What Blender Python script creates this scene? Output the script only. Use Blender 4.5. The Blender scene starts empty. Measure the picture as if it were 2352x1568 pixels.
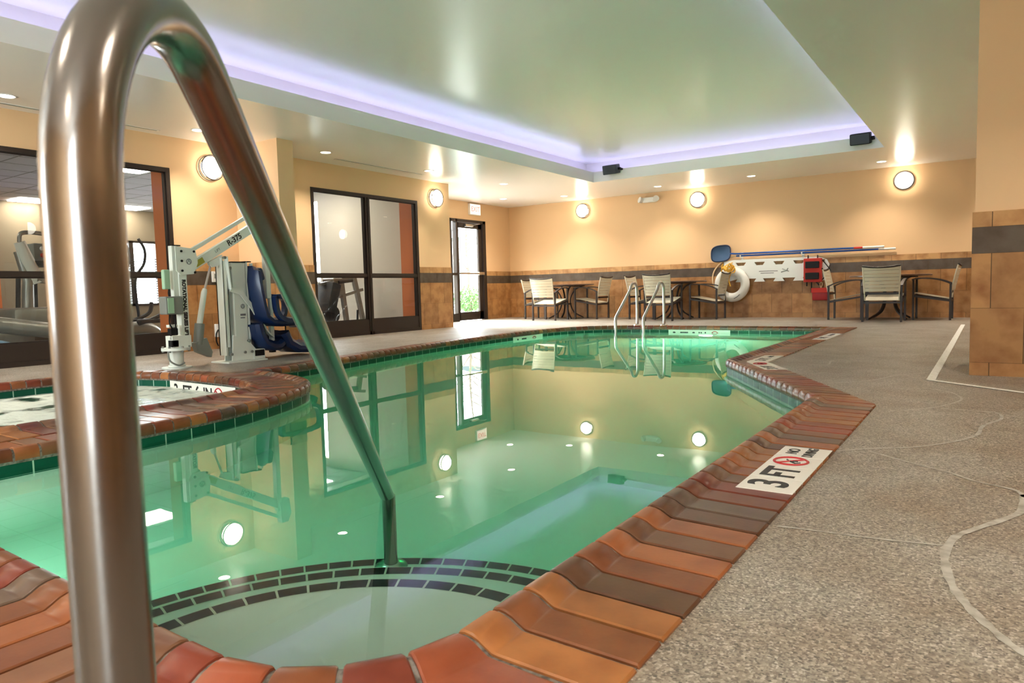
import bpy, bmesh, math, random
from mathutils import Vector, Matrix
from mathutils.geometry import tessellate_polygon
R = math.radians
rnd = random.Random(7)
S = bpy.context.scene
C = S.collection

# ------------------------------------------------------------------ camera
F_PX, YAW, PITCH, ROLL, CAM_H = 1606.5221, .6017, -.0739, -.0261, .6451
cy, sy, cp, sp = math.cos(YAW), math.sin(YAW), math.cos(PITCH), math.sin(PITCH)
fw = Vector((-sy*cp, cy*cp, sp)); r0 = Vector((cy, sy, 0)); u0 = r0.cross(fw)
rt = r0*math.cos(ROLL)+u0*math.sin(ROLL); up = u0*math.cos(ROLL)-r0*math.sin(ROLL)
cam = bpy.data.cameras.new('camera'); cam_o = bpy.data.objects.new('camera', cam); C.objects.link(cam_o)
cam.sensor_width = 36; cam.lens = 36*F_PX/2352
cam.clip_start = .02; cam.clip_end = 200
cam.dof.use_dof = True; cam.dof.focus_distance = 3.2; cam.dof.aperture_fstop = 11
cam_o.matrix_world = Matrix(((rt.x, up.x, -fw.x, 0), (rt.y, up.y, -fw.y, 0), (rt.z, up.z, -fw.z, CAM_H), (0, 0, 0, 1)))
S.camera = cam_o

# ------------------------------------------------------------------ world and exposure
W = bpy.data.worlds.new('world'); S.world = W; W.use_nodes = True
bg = W.node_tree.nodes['Background']; bg.inputs[0].default_value = (.86, .93, 1, 1); bg.inputs[1].default_value = 8.0
S.view_settings.view_transform = 'Standard'; S.view_settings.look = 'None'
S.view_settings.gamma = 1; S.view_settings.use_curve_mapping = False
S.view_settings.exposure = 1.5
cyc = S.cycles
cyc.use_denoising = True; cyc.use_adaptive_sampling = True; cyc.adaptive_threshold = .1; cyc.adaptive_min_samples = 16
cyc.max_bounces = 7; cyc.diffuse_bounces = 3; cyc.glossy_bounces = 3; cyc.transmission_bounces = 6; cyc.transparent_max_bounces = 8
cyc.sample_clamp_indirect = 6; cyc.blur_glossy = .5; cyc.caustics_reflective = False; cyc.caustics_refractive = True

sun = bpy.data.lights.new('sun', 'SUN'); sun.energy = 14; sun.angle = R(35); sun.color = (.9, .94, 1)
sun_o = bpy.data.objects.new('sun', sun); C.objects.link(sun_o)
sun_o.rotation_euler = Vector((1, -.12, -.42)).to_track_quat('-Z', 'Y').to_euler()
CEIL, UPPER = 2.55, 2.95
DOWN = [  # ceiling downlights x, y
    (-7.55, 2.85), (-7.5, 4.72), (-7.43, 6.51), (-7.37, 8.54), (-7.3, 10.5), (-8.5, 12.2), (-7.35, 12.75),
    (-5.34, 12.86), (-3.57, 12.86), (-1.51, 12.86), (.38, 4.25), (.55, 1.2), (.6, 8.2), (.6, 10.8), (.4, 12.86), (-1.6, -.7), (-4.2, -.7), (-7.0, -.7), (-7.5, .9), (.2, -1.6)]
DOWN_W, SCONCE_E, LED_E, TROFFER_E, POOL_W = 45, 6.5, 2.4, 9.0, 30

def lamp_light(parent, kind, energy, col, loc, size=.08, angle=None, rot=(0, 0, 0)):
    l = bpy.data.lights.new(kind.lower()+'_light', kind); l.energy = energy; l.color = col
    if kind == 'SPOT':
        l.shadow_soft_size = size; l.spot_size = angle; l.spot_blend = .9
    elif kind == 'AREA':
        l.shape = 'DISK'; l.size = size
    else:
        l.shadow_soft_size = size
    o = bpy.data.objects.new('bulb', l); C.objects.link(o); o.parent = parent; o.location = loc; o.rotation_euler = rot
    return o

# ------------------------------------------------------------------ materials
def lin(c):
    return tuple(((v/255+.055)/1.055)**2.4 if v/255 > .04045 else v/255/12.92 for v in c[:3])+(1,)
def mat(name, col, rough=.5, metal=0, spec=.5, emis=None, es=0.0, coat=0, attr=False, noise=None, bump=None):
    m = bpy.data.materials.new(name); m.use_nodes = True; nt = m.node_tree; b = nt.nodes['Principled BSDF']
    b.inputs['Base Color'].default_value = lin(col); b.inputs['Roughness'].default_value = rough
    b.inputs['Metallic'].default_value = metal; b.inputs['Specular IOR Level'].default_value = spec
    b.inputs['Coat Weight'].default_value = coat
    if emis:
        b.inputs['Emission Color'].default_value = lin(emis); b.inputs['Emission Strength'].default_value = es
    tc = None
    if noise or bump:
        tc = nt.nodes.new('ShaderNodeNewGeometry')
    src = None
    if attr:
        a = nt.nodes.new('ShaderNodeVertexColor'); a.layer_name = 'tint'; src = a.outputs[0]
    if noise:  # (scale, colour2, lo, hi[, stretch])
        n = nt.nodes.new('ShaderNodeTexNoise'); n.inputs['Scale'].default_value = noise[0]; n.inputs['Detail'].default_value = 5
        if len(noise) > 4:
            mp = nt.nodes.new('ShaderNodeMapping'); mp.inputs['Scale'].default_value = noise[4]
            nt.links.new(tc.outputs['Position'], mp.inputs[0]); nt.links.new(mp.outputs[0], n.inputs['Vector'])
        else: nt.links.new(tc.outputs['Position'], n.inputs['Vector'])
        cr = nt.nodes.new('ShaderNodeMapRange'); cr.inputs[1].default_value = noise[2]; cr.inputs[2].default_value = noise[3]
        nt.links.new(n.outputs[0], cr.inputs[0])
        mx = nt.nodes.new('ShaderNodeMix'); mx.data_type = 'RGBA'
        if src:
            mx.blend_type = 'MULTIPLY'; nt.links.new(src, mx.inputs[6])
        else: mx.inputs[6].default_value = lin(col)
        mx.inputs[7].default_value = lin(noise[1]); nt.links.new(cr.outputs[0], mx.inputs[0]); src = mx.outputs[2]
    if src: nt.links.new(src, b.inputs['Base Color'])
    if bump:
        n = nt.nodes.new('ShaderNodeTexNoise'); n.inputs['Scale'].default_value = bump[0]; n.inputs['Detail'].default_value = 4
        nt.links.new(tc.outputs['Position'], n.inputs['Vector'])
        bn = nt.nodes.new('ShaderNodeBump'); bn.inputs['Strength'].default_value = bump[1]; bn.inputs['Distance'].default_value = bump[2]
        nt.links.new(n.outputs[0], bn.inputs['Height']); nt.links.new(bn.outputs[0], b.inputs['Normal'])
    return m
M = {}
M['paint'] = mat('wall_paint', (231, 192, 148), .55, spec=.3, bump=(60, .1, .003))
M['ceil'] = mat('ceiling_paint', (242, 238, 232), .27, spec=.45, bump=(1.6, .35, .006))
M['tile'] = mat('wall_tile', (190, 140, 90), .5, attr=True, noise=(7, (200, 176, 150), .4, .75))
M['grout'] = mat('tile_grout', (92, 70, 48), .8)
M['bronze'] = mat('dark_bronze', (52, 42, 36), .4, metal=.3)
M['steel'] = mat('brushed_stainless', (140, 133, 128), .21, metal=1)
M['steel2'] = mat('satin_stainless', (185, 182, 176), .28, metal=1)
M['white'] = mat('white_enamel', (226, 230, 218), .4)
M['whiteplastic'] = mat('white_plastic', (232, 230, 224), .45)
M['board'] = mat('board_plastic', (224, 226, 222), .4)
M['grey'] = mat('grey_plastic', (128, 130, 122), .5)
M['lgreen'] = mat('pale_green_plastic', (165, 200, 165), .5)
M['black'] = mat('black_plastic', (12, 12, 13), .6, spec=.3)
M['charcoal'] = mat('charcoal_plastic', (48, 54, 60), .5)
M['navy'] = mat('navy_plastic', (15, 36, 74), .35)
M['blue'] = mat('blue_pole', (35, 85, 165), .3, metal=.3)
M['mesh'] = mat('net_mesh', (62, 92, 128), .7)
M['tan'] = mat('tan_tube', (222, 192, 150), .45)
M['rope'] = mat('yellow_rope', (232, 178, 62), .8)
M['red'] = mat('red_fabric', (190, 45, 35), .7)
M['redbag'] = mat('red_bag', (160, 22, 24), .5)
M['strap'] = mat('cream_strap', (206, 196, 172), .55)
M['chairmetal'] = mat('brown_chair_metal', (44, 31, 25), .5)
M['tabletop'] = mat('table_top', (112, 82, 64), .3, noise=(30, (90, 66, 52), .3, .7))
M['signwhite'] = mat('sign_tile', (238, 234, 224), .25, spec=.5)
M['ink'] = mat('sign_ink', (30, 28, 26), .4)
M['redink'] = mat('sign_red_ink', (190, 40, 45), .4)
M['greyink'] = mat('grey_ink', (120, 118, 118), .5)
M['tape'] = mat('tape', (246, 242, 234), .5, noise=(40, (222, 212, 198), .45, .7))
M['crack'] = mat('crack_filler', (190, 186, 176), .5, noise=(30, (150, 142, 130), .4, .7))
M['gymback'] = mat('gym_back_wall', (150, 134, 112), .7)
M['label'] = mat('warning_label', (168, 164, 60), .5)
M['orange'] = mat('orange_paint', (214, 116, 62), .6)
M['gymwall'] = mat('gym_wall', (226, 216, 200), .6)
M['gymtile'] = mat('gym_ceiling_tile', (205, 205, 212), .8)
M['gymfloor'] = mat('gym_floor', (118, 110, 106), .6)
M['machine'] = mat('machine_grey', (150, 142, 132), .35, metal=.4)
M['machinedark'] = mat('machine_dark', (50, 50, 52), .5)
M['ball'] = mat('ball_blue', (110, 140, 165), .3)
M['sconce'] = mat('sconce_glow', (255, 246, 225), .4, emis=(255, 244, 222), es=SCONCE_E)
M['lens'] = mat('downlight_glow', (255, 250, 240), .4, emis=(255, 242, 215), es=9)
M['led'] = mat('led_glow', (255, 255, 255), .5, emis=(188, 188, 255), es=LED_E)
M['troffer'] = mat('troffer_glow', (255, 255, 255), .5, emis=(255, 244, 228), es=TROFFER_E)
M['poollens'] = mat('pool_lamp_glow', (255, 255, 255), .5, emis=(255, 250, 235), es=30)
M['leaf'] = mat('leaf', (70, 110, 50), .6)
M['bark'] = mat('bark', (95, 78, 66), .9)
M['pave'] = mat('paving', (190, 184, 176), .9)
M['facade'] = mat('facade', (196, 180, 165), .8)
M['exit'] = mat('exit_face', (245, 225, 215), .4, emis=(255, 225, 215), es=.5)
M['exitred'] = mat('exit_letters', (225, 110, 100), .5, emis=(230, 120, 110), es=.5)
M['exitgreen'] = M['exitred']
# coping brick
M['brick'] = mat('glazed_brick', (165, 95, 55), .3, spec=.42, attr=True, noise=(10, (215, 202, 194), .42, .75), bump=(90, .12, .0015))
M['mortar'] = mat('brick_mortar', (136, 128, 118), .6, noise=(60, (82, 72, 62), .4, .65), bump=(140, .5, .003))
# plaster
M['plaster'] = mat('pool_plaster', (236, 238, 224), .7)
M['stepdark'] = mat('step_tile', (38, 34, 42), .3)

def pebble():
    m = bpy.data.materials.new('pebble_deck'); m.use_nodes = True; nt = m.node_tree; b = nt.nodes['Principled BSDF']
    g = nt.nodes.new('ShaderNodeNewGeometry')
    v = nt.nodes.new('ShaderNodeTexVoronoi'); v.inputs['Scale'].default_value = 210
    nt.links.new(g.outputs['Position'], v.inputs['Vector'])
    bw = nt.nodes.new('ShaderNodeSeparateColor'); nt.links.new(v.outputs['Color'], bw.inputs[0])
    cr = nt.nodes.new('ShaderNodeValToRGB'); e = cr.color_ramp.elements
    e[0].position = 0; e[0].color = lin((92, 86, 80)); e[1].position = 1; e[1].color = lin((206, 200, 192))
    for p, c in ((.1, (116, 109, 101)), (.35, (142, 134, 122)), (.6, (158, 150, 137)), (.85, (176, 168, 154))):
        n = e.new(p); n.color = lin(c)
    nt.links.new(bw.outputs[0], cr.inputs[0])
    n2 = nt.nodes.new('ShaderNodeTexNoise'); n2.inputs['Scale'].default_value = 3; n2.inputs['Detail'].default_value = 6
    nt.links.new(g.outputs['Position'], n2.inputs['Vector'])
    mr = nt.nodes.new('ShaderNodeMapRange'); mr.inputs[1].default_value = .35; mr.inputs[2].default_value = .7
    nt.links.new(n2.outputs[0], mr.inputs[0])
    mx = nt.nodes.new('ShaderNodeMix'); mx.data_type = 'RGBA'; mx.blend_type = 'MULTIPLY'
    nt.links.new(cr.outputs[0], mx.inputs[6]); mx.inputs[7].default_value = lin((228, 214, 202)); nt.links.new(mr.outputs[0], mx.inputs[0])
    nt.links.new(mx.outputs[2], b.inputs['Base Color']); b.inputs['Roughness'].default_value = .42
    b.inputs['Specular IOR Level'].default_value = .5
    bn = nt.nodes.new('ShaderNodeBump'); bn.inputs['Strength'].default_value = .35; bn.inputs['Distance'].default_value = .002
    nt.links.new(v.outputs['Distance'], bn.inputs['Height']); nt.links.new(bn.outputs[0], b.inputs['Normal'])
    return m
M['deck'] = pebble()

def tileband(name, c1, c2, grout, size, sx=1.0):   # small glazed tiles mapped by UV in metres
    m = bpy.data.materials.new(name); m.use_nodes = True; nt = m.node_tree; b = nt.nodes['Principled BSDF']
    uv = nt.nodes.new('ShaderNodeUVMap'); uv.uv_map = 'UVMap'
    br = nt.nodes.new('ShaderNodeTexBrick'); br.offset = 0; br.inputs['Scale'].default_value = 1
    br.inputs['Brick Width'].default_value = size*sx; br.inputs['Row Height'].default_value = size
    br.inputs['Mortar Size'].default_value = .0035; br.inputs['Color1'].default_value = lin(c1); br.inputs['Color2'].default_value = lin(c2)
    br.inputs['Mortar'].default_value = lin(grout); br.inputs['Mortar Smooth'].default_value = 0
    nt.links.new(uv.outputs[0], br.inputs['Vector']); nt.links.new(br.outputs[0], b.inputs['Base Color'])
    b.inputs['Roughness'].default_value = .38; b.inputs['Specular IOR Level'].default_value = .2
    return m
M['green'] = tileband('waterline_tile', (10, 76, 56), (16, 90, 66), (170, 200, 180), .152)
M['steptile'] = tileband('step_edge_tile', (30, 27, 34), (38, 34, 42), (215, 220, 200), .05, 1.7)

def glass():
    m = bpy.data.materials.new('window_glass'); m.use_nodes = True; nt = m.node_tree; nt.nodes.clear()
    o = nt.nodes.new('ShaderNodeOutputMaterial'); t = nt.nodes.new('ShaderNodeBsdfTransparent'); g = nt.nodes.new('ShaderNodeBsdfGlossy')
    t.inputs[0].default_value = (.93, .96, .95, 1); g.inputs['Roughness'].default_value = 0
    f = nt.nodes.new('ShaderNodeFresnel'); f.inputs[0].default_value = 1.5; x = nt.nodes.new('ShaderNodeMixShader')
    ge = nt.nodes.new('ShaderNodeNewGeometry'); iv = nt.nodes.new('ShaderNodeMath'); iv.operation = 'SUBTRACT'; iv.inputs[0].default_value = 1
    ml = nt.nodes.new('ShaderNodeMath'); ml.operation = 'MULTIPLY'; nt.links.new(ge.outputs['Backfacing'], iv.inputs[1]); nt.links.new(iv.outputs[0], ml.inputs[0]); nt.links.new(f.outputs[0], ml.inputs[1])
    nt.links.new(ml.outputs[0], x.inputs[0]); nt.links.new(t.outputs[0], x.inputs[1]); nt.links.new(g.outputs[0], x.inputs[2]); nt.links.new(x.outputs[0], o.inputs[0])
    return m
M['glass'] = glass()
def water(name, rip, strength, foam=False):
    m = bpy.data.materials.new(name); m.use_nodes = True; nt = m.node_tree; nt.nodes.clear()
    o = nt.nodes.new('ShaderNodeOutputMaterial')
    g = nt.nodes.new('ShaderNodeBsdfGlass'); g.inputs['IOR'].default_value = 1.333; g.inputs['Roughness'].default_value = 0
    ge = nt.nodes.new('ShaderNodeNewGeometry')
    n = nt.nodes.new('ShaderNodeTexNoise'); n.inputs['Scale'].default_value = rip; n.inputs['Detail'].default_value = 2 if not foam else 6
    nt.links.new(ge.outputs['Position'], n.inputs['Vector'])
    b = nt.nodes.new('ShaderNodeBump'); b.inputs['Strength'].default_value = strength; b.inputs['Distance'].default_value = .01 if not foam else .05
    nt.links.new(n.outputs[0], b.inputs['Height']); nt.links.new(b.outputs[0], g.inputs['Normal'])
    if foam:
        d = nt.nodes.new('ShaderNodeBsdfDiffuse'); d.inputs[0].default_value = lin((222, 226, 212)); nt.links.new(b.outputs[0], d.inputs['Normal'])
        mr = nt.nodes.new('ShaderNodeMapRange'); mr.inputs[1].default_value = .34; mr.inputs[2].default_value = .52
        nt.links.new(n.outputs[0], mr.inputs[0])
        x = nt.nodes.new('ShaderNodeMixShader'); nt.links.new(mr.outputs[0], x.inputs[0]); nt.links.new(g.outputs[0], x.inputs[1]); nt.links.new(d.outputs[0], x.inputs[2])
        nt.links.new(x.outputs[0], o.inputs[0])
    else: nt.links.new(g.outputs[0], o.inputs[0])
    va = nt.nodes.new('ShaderNodeVolumeAbsorption'); va.inputs[0].default_value = (.2, .95, .74, 1); va.inputs[1].default_value = .72
    nt.links.new(va.outputs[0], o.inputs['Volume'])
    return m
M['water'] = water('pool_water', 2.2, .035)
M['spawater'] = water('spa_water', 5, .6, True)

# ------------------------------------------------------------------ mesh helpers
class MB:
    def __init__(s):
        s.bm = bmesh.new(); s.tint = None; s.uv = None; s.mi = 0
    def setmi(s, faces):
        for f in faces: f.material_index = s.mi
        return faces
    def poly(s, pts, col=None, uvs=None):
        vs = [s.bm.verts.new(p) for p in pts]
        try: f = s.bm.faces.new(vs)
        except ValueError: return None
        f.material_index = s.mi
        if col is not None:
            if s.tint is None: s.tint = s.bm.loops.layers.float_color.new('tint')
            for l in f.loops: l[s.tint] = col
        if uvs is not None:
            if s.uv is None: s.uv = s.bm.loops.layers.uv.new('UVMap')
            for l, q in zip(f.loops, uvs): l[s.uv].uv = q
        return f
    def box(s, x0, x1, y0, y1, z0, z1, col=None, rot=None, c=None, bev=0):
        P = [Vector((x, y, z)) for z in (z0, z1) for y in (y0, y1) for x in (x0, x1)]
        if rot is not None:
            o = Vector(c) if c is not None else sum(P, Vector())/8
            P = [o+rot@(p-o) for p in P]
        fs = [(0, 2, 3, 1), (4, 5, 7, 6), (0, 1, 5, 4), (2, 6, 7, 3), (0, 4, 6, 2), (1, 3, 7, 5)]
        if col is not None:
            for f in fs: s.poly([P[i] for i in f], col)
            return
        vs = [s.bm.verts.new(p) for p in P]
        F = s.setmi([s.bm.faces.new([vs[i] for i in f]) for f in fs])
        if bev:
            es = list({e for f in F for e in f.edges})
            r = bmesh.ops.bevel(s.bm, geom=es, offset=bev, segments=2, affect='EDGES', profile=.5)
            for f in r['faces']: f.material_index = s.mi
    def tube(s, pts, r, n=10, cap=True, flat=None, closed=False):
        pts = [Vector(p) for p in pts]; m = len(pts); rings = []; prev = None
        rr = r if isinstance(r, (list, tuple)) else [r]*m
        for i, p in enumerate(pts):
            if closed: t = (pts[(i+1) % m]-pts[i-1]).normalized()
            else: t = ((pts[min(i+1, m-1)]-pts[i]).normalized()+(pts[i]-pts[max(i-1, 0)]).normalized()).normalized()
            if prev is None:
                a = Vector((0, 0, 1)) if abs(t.z) < .9 else Vector((1, 0, 0))
                u = (a-t*a.dot(t)).normalized()
            else: u = (prev-t*prev.dot(t)).normalized()
            prev = u; v = t.cross(u)
            k = 1
            if 0 < i < m-1 and not closed:
                c = (pts[i+1]-pts[i]).normalized().dot((pts[i]-pts[i-1]).normalized()); k = 1/max(.5, math.sqrt((1+c)/2))
            if flat:
                cs = [(-1, -1), (1, -1), (1, 1), (-1, 1)]
                rings.append([s.bm.verts.new(p+u*a*flat[1]/2+v*b*flat[0]/2) for a, b in cs])
            else: rings.append([s.bm.verts.new(p+(u*math.cos(2*math.pi*j/n)+v*math.sin(2*math.pi*j/n))*rr[i]) for j in range(n)])
        nn = len(rings[0]); F = []
        for i in range(m if closed else m-1):
            A, B = rings[i], rings[(i+1) % m]
            for j in range(nn): F.append(s.bm.faces.new((A[j], A[(j+1) % nn], B[(j+1) % nn], B[j])))
        if cap and not closed:
            F.append(s.bm.faces.new(rings[0][::-1])); F.append(s.bm.faces.new(rings[-1]))
        s.setmi(F)
    def bar(s, pts, w, h): s.tube(pts, 0, flat=(w, h))
    def lathe(s, prof, n=24, c=(0, 0, 0), axis=None):   # prof (r, z)
        Rm = axis or Matrix.Identity(3); c = Vector(c); rings = []
        for r, z in prof:
            rings.append([s.bm.verts.new(c+Rm@Vector((r*math.cos(2*math.pi*j/n), r*math.sin(2*math.pi*j/n), z))) for j in range(n)])
        F = []
        for A, B in zip(rings, rings[1:]):
            for j in range(n): F.append(s.bm.faces.new((A[j], A[(j+1) % n], B[(j+1) % n], B[j])))
        if prof[0][0] > 1e-6: F.append(s.bm.faces.new(rings[0][::-1]))
        if prof[-1][0] > 1e-6: F.append(s.bm.faces.new(rings[-1]))
        s.setmi(F)
    def prism(s, outer, holes, fn, t0, t1):   # 2-D polygon with holes, fn(a, b, t) -> xyz
        rings = [outer]+list(holes)
        tri = tessellate_polygon([[Vector((a, b, 0)) for a, b in r_] for r_ in rings])
        flat = [p for r_ in rings for p in r_]
        V0 = [s.bm.verts.new(fn(a, b, t0)) for a, b in flat]; V1 = [s.bm.verts.new(fn(a, b, t1)) for a, b in flat]
        F = []
        for t in tri:
            try:
                F.append(s.bm.faces.new([V0[i] for i in t])); F.append(s.bm.faces.new([V1[i] for i in reversed(t)]))
            except ValueError: pass
        k = 0
        for r_ in rings:
            n = len(r_)
            for i in range(n):
                a, b = k+i, k+(i+1) % n
                F.append(s.bm.faces.new((V0[a], V0[b], V1[b], V1[a])))
            k += n
        s.setmi(F)
    def sheet(s, outer, holes, z):
        rings = [outer]+list(holes); flat = [p for r_ in rings for p in r_]
        tri = tessellate_polygon([[Vector((a, b, 0)) for a, b in r_] for r_ in rings])
        V = [s.bm.verts.new((a, b, z)) for a, b in flat]
        for t in tri:
            try: s.setmi([s.bm.faces.new([V[i] for i in t])])
            except ValueError: pass
    def build(s, name, mats, parent=None, smooth=False, loc=None, recalc=True):
        if recalc: bmesh.ops.recalc_face_normals(s.bm, faces=s.bm.faces[:])
        me = bpy.data.meshes.new(name); s.bm.to_mesh(me); s.bm.free()
        for m in (mats if isinstance(mats, (list, tuple)) else [mats]): me.materials.append(m)
        if smooth:
            for p in me.polygons: p.use_smooth = True
            me.set_sharp_from_angle(angle=R(38))
        o = bpy.data.objects.new(name, me); C.objects.link(o)
        if parent: o.parent = parent
        if loc: o.location = loc
        return o
def tag(o, label, cat, group=None, kind=None):
    o['label'] = label; o['category'] = cat
    if group: o['group'] = group
    if kind: o['kind'] = kind
    return o
def thing(name, label, cat, loc=(0, 0, 0), rz=0, group=None):
    o = bpy.data.objects.new(name, None); C.objects.link(o); o.location = loc; o.rotation_euler = (0, 0, rz); o.empty_display_size = .1
    return tag(o, label, cat, group)
def struct(o):
    o['kind'] = 'structure'; return o
def copy_thing(root, loc, rz, label):
    r_ = root.copy(); C.objects.link(r_); r_.location = loc; r_.rotation_euler = (0, 0, rz); r_['label'] = label
    for ch in list(root.children):
        c = ch.copy(); C.objects.link(c); c.parent = r_
        for g in list(ch.children):
            d = g.copy(); C.objects.link(d); d.parent = c
    return r_
def bez(pts, n=8):     # catmull-rom through points
    pts = [Vector(p) for p in pts]; out = []
    for i in range(len(pts)-1):
        p0 = pts[max(i-1, 0)]; p1 = pts[i]; p2 = pts[i+1]; p3 = pts[min(i+2, len(pts)-1)]
        for k in range(n):
            t = k/n; out.append(.5*((2*p1)+(p2-p0)*t+(2*p0-5*p1+4*p2-p3)*t*t+(3*p1-p0-3*p2+p3)*t**3))
    out.append(pts[-1]); return out
def text(s, size, m, mtl, name, parent=None, depth=.0006, align='CENTER', bold=0.0, xs=1.0):
    cu = bpy.data.curves.new('txt', 'FONT'); cu.body = s; cu.size = size; cu.align_x = align; cu.align_y = 'CENTER'; cu.extrude = depth; cu.offset = bold
    t = bpy.data.objects.new('txt', cu); C.objects.link(t)
    dg = bpy.context.evaluated_depsgraph_get(); dg.update()
    me = bpy.data.meshes.new_from_object(t.evaluated_get(dg)); C.objects.unlink(t); bpy.data.objects.remove(t)
    me.transform(m@Matrix.Diagonal((xs, 1, 1, 1))); me.name = name
    me.materials.clear(); me.materials.append(mtl)
    o = bpy.data.objects.new(name, me); C.objects.link(o)
    if parent: o.parent = parent
    return o
def frame(o, x, y):    # matrix with local x, y axes in the world
    x = Vector(x).normalized(); y = Vector(y).normalized(); z = x.cross(y); o = Vector(o)
    return Matrix(((x.x, y.x, z.x, o.x), (x.y, y.y, z.y, o.y), (x.z, y.z, z.z, o.z), (0, 0, 0, 1)))
def nosym(mb_red, mb_ink, c, ax, ay, r, n):   # no-diving symbol in plane
    c = Vector(c); ax = Vector(ax); ay = Vector(ay)
    P = lambda a, b: c+ax*a+ay*b
    mb_red.tube([P(r*math.cos(t), r*math.sin(t)) for t in [2*math.pi*k/28 for k in range(28)]], r*.09, 6, closed=True)
    mb_red.tube([P(-r*.7, r*.7), P(r*.7, -r*.7)], r*.08, 6)
    mb_ink.tube([P(-r*.45, -r*.35), P(0, r*.1), P(r*.35, r*.3)], r*.07, 5)
    mb_ink.tube([P(0, r*.1), P(r*.1, -r*.4)], r*.06, 5); mb_ink.tube([P(-r*.45, -r*.35), P(-r*.2, -r*.6)], r*.06, 5)

# ------------------------------------------------------------------ pool outline
def smooth2(pts, n=6): return [(p.x, p.y) for p in bez([(a, b, 0) for a, b in pts], n)]
L = []          # lip polyline, pool interior on the left
seg_far = smooth2([(-4.2, 10.24), (-4.75, 10.18), (-5.2, 10.0), (-5.5, 9.6), (-5.62, 9.0), (-5.62, 8.1), (-5.56, 6.9), (-5.38, 5.6), (-5.12, 4.3), (-5.03, 3.62)], 5)
seg_spa = smooth2([(-5.03, 3.60), (-4.72, 3.56), (-4.28, 3.44), (-3.95, 3.23), (-3.74, 2.93), (-3.56, 2.5), (-3.46, 2.1), (-3.41, 1.6), (-3.40, .69)], 5)
seg_near = smooth2([(-1.30, .683), (-1.16, .683), (-1.038, .688), (-.941, .73), (-.86, .801), (-.803, .90)], 5)
LIP = [(-.80, .95), (-.80, 4.03), (-1.80, 5.72), (-1.83, 10.24)]+seg_far+seg_spa[1:]+[(-2.2, .70)]+seg_near
def dedupe(P):
    out = []
    for p in P:
        if not out or math.hypot(p[0]-out[-1][0], p[1]-out[-1][1]) > 1e-3: out.append(p)
    if math.hypot(out[0][0]-out[-1][0], out[0][1]-out[-1][1]) < 1e-3: out.pop()
    return out
LIP = dedupe(LIP)
def offset(P, d):      # offset closed polygon to the right of travel (outwards for CCW)
    n = len(P); out = []
    for i in range(n):
        a = Vector(P[i-1]); b = Vector(P[i]); c = Vector(P[(i+1) % n])
        e1 = (b-a).normalized(); e2 = (c-b).normalized()
        n1 = Vector((e1.y, -e1.x)); n2 = Vector((e2.y, -e2.x)); m = (n1+n2)
        m = m.normalized() if m.length > 1e-6 else n1
        k = d/max(.35, m.dot(n1)); out.append((b.x+m.x*k, b.y+m.y*k))
    return out
OUT = offset(LIP, .322)
OUT[1] = (-.478, 3.99); OUT[2] = (-1.478, 5.79)
SPALIP = dedupe(smooth2([(-4.08, .2), (-4.08, 1.4), (-4.08, 2.1), (-4.09, 2.45), (-4.17, 2.81), (-4.36, 3.0), (-4.72, 3.13), (-5.15, 3.17), (-5.62, 3.15), (-6.02, 3.03), (-6.2, 2.7), (-6.24, 2.4), (-6.24, 2.0), (-6.24, .2), (-6.1, 0), (-4.25, 0), (-4.08, .2)], 4))
SPAOUT = offset(SPALIP, .322)
BRICKS = [(172, 102, 58), (158, 92, 54), (152, 70, 46), (126, 84, 56), (118, 94, 76), (182, 116, 64), (140, 62, 42), (166, 98, 56), (150, 100, 66), (138, 78, 50), (172, 88, 54)]
PROF = [(0, -.028), (0, .004), (.004, .0085), (.225, .0085), (.236, .0095), (.252, .0175), (.266, .0255), (.282, .0305), (.298, .032), (.311, .028), (.3215, .012), (.3225, -.008), (.3215, -.022), (.315, -.030), (.30, -.032)]
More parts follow.
